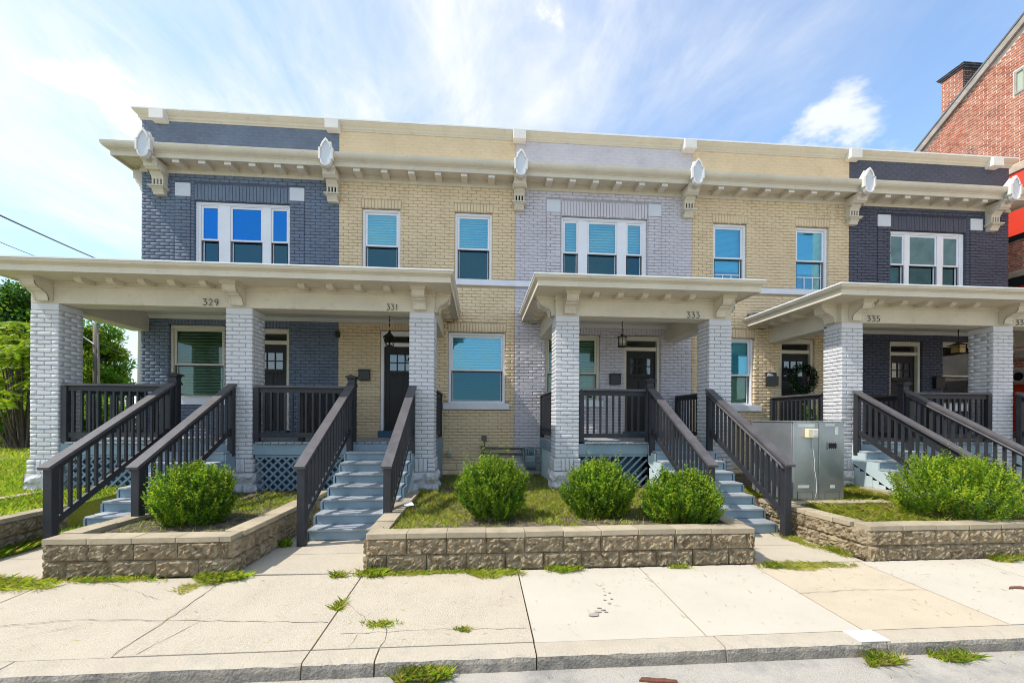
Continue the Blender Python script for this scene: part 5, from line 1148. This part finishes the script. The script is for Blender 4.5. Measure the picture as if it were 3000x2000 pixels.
tuft(-2.55,5.75,.05,.05,60,.14,'weed sprig at the foot of the middle stair post',0,w=.012,p=(.9,.1,0))
# cracks in the old slabs
def crack(pts,w=.006,z=.0025):
    b=MB(); P2=[]
    for (x0,y0),(x1,y1) in zip(pts,pts[1:]):
        n=max(2,int(math.hypot(x1-x0,y1-y0)/.07))
        for k in range(n): s_=k/n; P2.append((x0+(x1-x0)*s_+random.uniform(-.012,.012),y0+(y1-y0)*s_+random.uniform(-.012,.012)))
    P2.append(pts[-1]); vs=[]
    for k,(x,y) in enumerate(P2):
        a=P2[max(0,k-1)]; c=P2[min(len(P2)-1,k+1)]; dx,dy=c[0]-a[0],c[1]-a[1]; l=math.hypot(dx,dy) or 1; ww=w*random.uniform(.3,1)
        z_=max(swz(x,y),-.0485)+z+.004; vs+=[(x-dy/l*ww/2,y+dx/l*ww/2,z_),(x+dy/l*ww/2,y-dx/l*ww/2,z_)]
    b.add(vs,[(2*k,2*k+1,2*k+3,2*k+2) for k in range(len(P2)-1)]); b.obj('crack',M['gap'],sw)
crack([(-4.3,3.72),(-3.4,3.85),(-2.66,3.78),(-1.9,3.72),(-1.27,3.66)],.007); crack([(-2.66,4.66),(-2.64,3.95),(-2.66,3.28)],.010); crack([(-4.0,3.3),(-3.3,3.75)],.005); crack([(-2.35,3.75),(-2.5,3.28)],.005); crack([(-.75,3.27),(-.73,3.45),(-.78,3.58)],.006)
crack([(-1.1,3.47),(-.3,3.50),(.4,3.46)],.005); crack([(-3.9,4.65),(-3.0,4.2)],.004); crack([(-.98,3.28),(-.97,3.45)],.005); crack([(3.2,3.95),(3.9,3.99),(4.55,3.94)],.005); crack([(-1.2,3.98),(-.9,3.62)],.004)
Pc=np.concatenate([scatter(420,-4.4,6.4,3.3,4.6,0.0),scatter(160,-1.3,6.4,4.2,4.6,0.0),scatter(120,-.6,5.5,2.6,3.05,-.163)]); Pc[:,2]=np.where(Pc[:,1]>3.2,np.maximum(-0.05+(Pc[:,1]-3.26)/1.45*.045,-.05)+.004,-.160)
grass_patch('grass_clippings',Pc,.020,'dry grass clippings scattered over the pavement','grass',flat=.95,lean=2.2,w=.0016,p=(.2,.35,.45))
# litter
def flat_bit(name,pts,z,h,m_,label,cat):
    b=MB(); b.prism(pts,'z',z,z+h); o=b.obj(name,M[m_],org=Vector((pts[0][0],pts[0][1],z))); tag(o,label,cat)
flat_bit('bark_piece',[(1.14,2.905),(1.17,2.935),(1.22,2.93),(1.27,2.915),(1.33,2.912),(1.37,2.895),(1.41,2.89),(1.40,2.86),(1.33,2.872),(1.25,2.88)],-.163,.012,'rust','reddish brown strip of bark lying in the street gutter','bark')
flat_bit('dead_leaf',[(-.62,2.93),(-.55,2.96),(-.50,2.94),(-.53,2.91)],-.163,.01,'rust','brown dead leaf by the kerb tuft','leaf')
flat_bit('rusty_cap',[(5.42,3.90),(5.50,3.95),(5.62,3.95),(5.66,3.91),(5.58,3.89),(5.50,3.91)],-.028,.012,'rust','curved rusty piece on the white pavement at the right','scrap')
b=MB(); b.add([(-1.10,6.18,.445),(-1.0,6.22,.50),(-.93,6.12,.45),(-1.03,6.08,.442)],[(0,1,2,3)]); tag(b.obj('paper_scrap',M['paper'],org=Vector((-1.0,6.15,.44))),'crumpled white paper scrap on the wall end beside the stair','paper')
for k,(px,py,r_) in enumerate(((1.02,3.66,.045),(1.07,3.71,.03),(1.13,3.74,.02),(1.10,3.78,.018),(1.22,3.86,.016),(1.20,3.93,.014),(1.27,3.95,.014),(1.23,4.03,.012),(1.29,4.08,.013),(1.26,4.18,.012),(1.25,4.25,.010),(1.14,3.70,.015))):
    b=MB(); n=9; b.add([(px+r_*1.3*math.cos(6.283*q/n)*random.uniform(.7,1.2),py+r_*.8*math.sin(6.283*q/n)*random.uniform(.7,1.2),swz(px,py)+.005) for q in range(n)],[tuple(range(n))]); b.obj('damp_spot',M['stain'],sw)

# ------------------------------------------------------------------ trees, pole and wires at the left
def tree(name,x,y,h,rx,ry,z0,label,seed,crown0=.25,n=26000,leaf=.16,mixp=(.4,.45,.15),tr=.22,blobs=70,group='trees beyond the lawn'):
    global rng; rng=np.random.default_rng(seed); t=thing(name,(x,y,z0),label,'tree',group)
    b=MB(); top=z0+h; b.tube([(x,y,z0-.3),(x+.05,y,z0+h*.25),(x+.15*rng.normal(),y,z0+h*.55),(x,y,z0+h*.85)],[tr,tr*.8,tr*.5,tr*.15],8)
    cz=z0+h*(crown0+1)/2; rz=h*(1-crown0)/2
    u=rng.normal(size=(blobs,3)); u/=np.linalg.norm(u,axis=1,keepdims=True); q=rng.uniform(.35,1,blobs)**.6; B=np.stack([x+rx*.82*u[:,0]*q,y+ry*.82*u[:,1]*q,cz+rz*.85*u[:,2]*q],1)
    for c in B[::3]:
        za=z0+h*rng.uniform(.25,.6); za=min(za,c[2]-.1); b.tube([(x,y,za),((x+c[0])/2,(y+c[1])/2,(za+c[2])/2+.1),tuple(c)],[tr*.35,tr*.2,.02],5)
    b.obj('trunk',M['bark'],t)
    per=n//blobs; br=np.repeat(rng.uniform(.16,.34,blobs)*min(rx,rz),per); v=rng.normal(size=(blobs*per,3)); v/=np.linalg.norm(v,axis=1,keepdims=True)
    C=np.repeat(B,per,0)+v*(br*rng.uniform(.35,1.1,blobs*per)**.7)[:,None]*np.array([1.2,1.2,.8]); D_=v*.8+np.array([0,0,-.25])+rng.normal(0,.5,v.shape)
    V,F=leaves(C,D_,leaf,.55,.08); blob_tone=np.repeat(rng.uniform(0,1,blobs),per); pr=np.cumsum(mixp); base=np.searchsorted(pr,blob_tone*.999); mi=np.where(rng.uniform(0,1,len(base))<.25,rng.integers(0,3,len(base)),base)  # leaf tone drawn at random for each clump
    npmesh('crown',V,F,[M['T1'],M['T2'],M['T3']],np.minimum(mi,2),t,ROOT[t.name])
tree('tree',-26.3,25,9.4,3.4,3.0,.4,'tall dark green tree behind the leftmost pillar',41,.10,30000,.20,(.62,.32,.06))
tree('tree',-29.5,28,8.6,3.0,3.0,.4,'dark tree at the left picture edge behind the lime sumac',42,.05,18000,.20,(.65,.30,.05))
tree('tree',-28.7,34,9.2,2.35,2.2,.4,'sunny yellow green tree behind the street lamp',43,.0,26000,.20,(.15,.40,.45))
tree('tree',-22.5,22,4.6,2.4,2.0,.4,'low dense bushy tree behind the porch rail',45,.0,16000,.18,(.45,.40,.15))
tree('tree',-33.5,31,8.0,3.5,3.0,.4,'dark tree left of the porch beyond the lawn',46,.05,15000,.2,(.6,.35,.05))
# lime sumac with drooping feather leaves
sm=thing('sumac_tree',(-17.6,17.5,.4),'bright lime sumac with drooping feather leaves before the dark trees','tree'); rng=np.random.default_rng(9)
b=MB(); Cs=[];Ds=[]
for k in range(34):
    a=rng.uniform(0,6.28); q=rng.uniform(.1,1.0); hx=-17.6+1.9*q*math.cos(a); hy=17.5+1.2*q*math.sin(a); hz=.4+5.6*(1-.62*q**1.3)*rng.uniform(.55,1.0)
    b.tube([(-17.6+.3*math.cos(a),17.5,.3),((hx-17.6)/2,(hy+17.5)/2,hz*.55),(hx,hy,hz)],[.05,.035,.015],5)
    for f in range(11):
        fa=rng.uniform(0,6.28); L_=rng.uniform(.55,.85)
        for s_ in np.linspace(.1,1,13):
            p=np.array([hx+L_*s_*math.cos(fa),hy+L_*s_*math.sin(fa),hz+.25*s_-.55*s_*s_])
            for sd in (-1,1): Cs.append(p); Ds.append((-sd*math.sin(fa)+.3*math.cos(fa),sd*math.cos(fa)+.3*math.sin(fa),-.45))
b.obj('trunk',M['bark'],sm); V,F=leaves(np.array(Cs),np.array(Ds),.21,.30,.03); npmesh('crown',V,F,[M['T3'],M['G1']],rng.choice(2,len(Cs),p=[.7,.3]),sm,ROOT[sm.name])
for k,(x,y,r_,h,s_) in enumerate(((-19.4,20.5,1.6,2.7,51),(-17.2,21.0,1.6,2.2,52),(-21.6,20.5,1.6,3.0,53),(-20.2,23,1.8,2.8,54))):
    tree('bush',x,y,h,r_,1.5,.4,['wild green bush at the far lawn edge behind the pillar foot','low wild bush at the lawn edge right of the sumac','wild bush at the lawn edge at the far left','wild bush between the sumac and the bushy tree'][k],s_,.0,9000,.13,(.3,.45,.25),.06,40,'wild bushes at the lawn edge')
sl=thing('street_lamp',(-24.6,29.0,.4),'weathered wooden pole with a street lamp arm in front of a yellow green tree','street lamp')
b=MB(); b.tube([(-24.5,29,.2),(-24.6,29,4),(-24.65,29,7.6)],[.20,.17,.14],10); b.obj('pole',M['pole'],sl)
b=MB(); b.tube([(-24.65,28.9,6.3),(-25.1,28.7,6.7),(-25.7,28.5,7.05)],.045,6); b.obj('arm',M['tape'],sl)
b=MB(); b.lathe(-25.9,28.5,[(0,7.25),(.16,7.25),(.30,7.18),(.34,7.02),(.30,6.78),(.22,6.7),(0,6.68)],12); b.obj('lamp_head',M['tape'],sl)
b=MB(); b.tube([(-24.42,28.9,3),(-24.46,28.9,7.0)],.04,6); b.obj('conduit',M['pole'],sl)
def wire(p0,p1,sag,r_,label):
    pts=[]; a=Vector(p0); c=Vector(p1)
    for k in range(17): s_=k/16; p=a.lerp(c,s_); p.z-=sag*4*s_*(1-s_); pts.append(tuple(p))
    b=MB(); b.tube(pts,r_,6); tag(b.obj('power_line',M['black'],org=a),label,'wire','power lines at the left')
WIRES=[((-13.77,12.0,7.52),(-22.33,30.0,10.97),.12,.026,'thick black power line crossing the sky at the left'),((-16.71,15.0,7.83),(-31.02,35.0,13.03),.15,.016,'thin upper power line at the left edge'),((-24.56,29.0,6.51),(-31.22,42.0,6.70),.05,.02,'thin wire from the lamp pole to the house corner')]
for w_ in WIRES: wire(*w_)
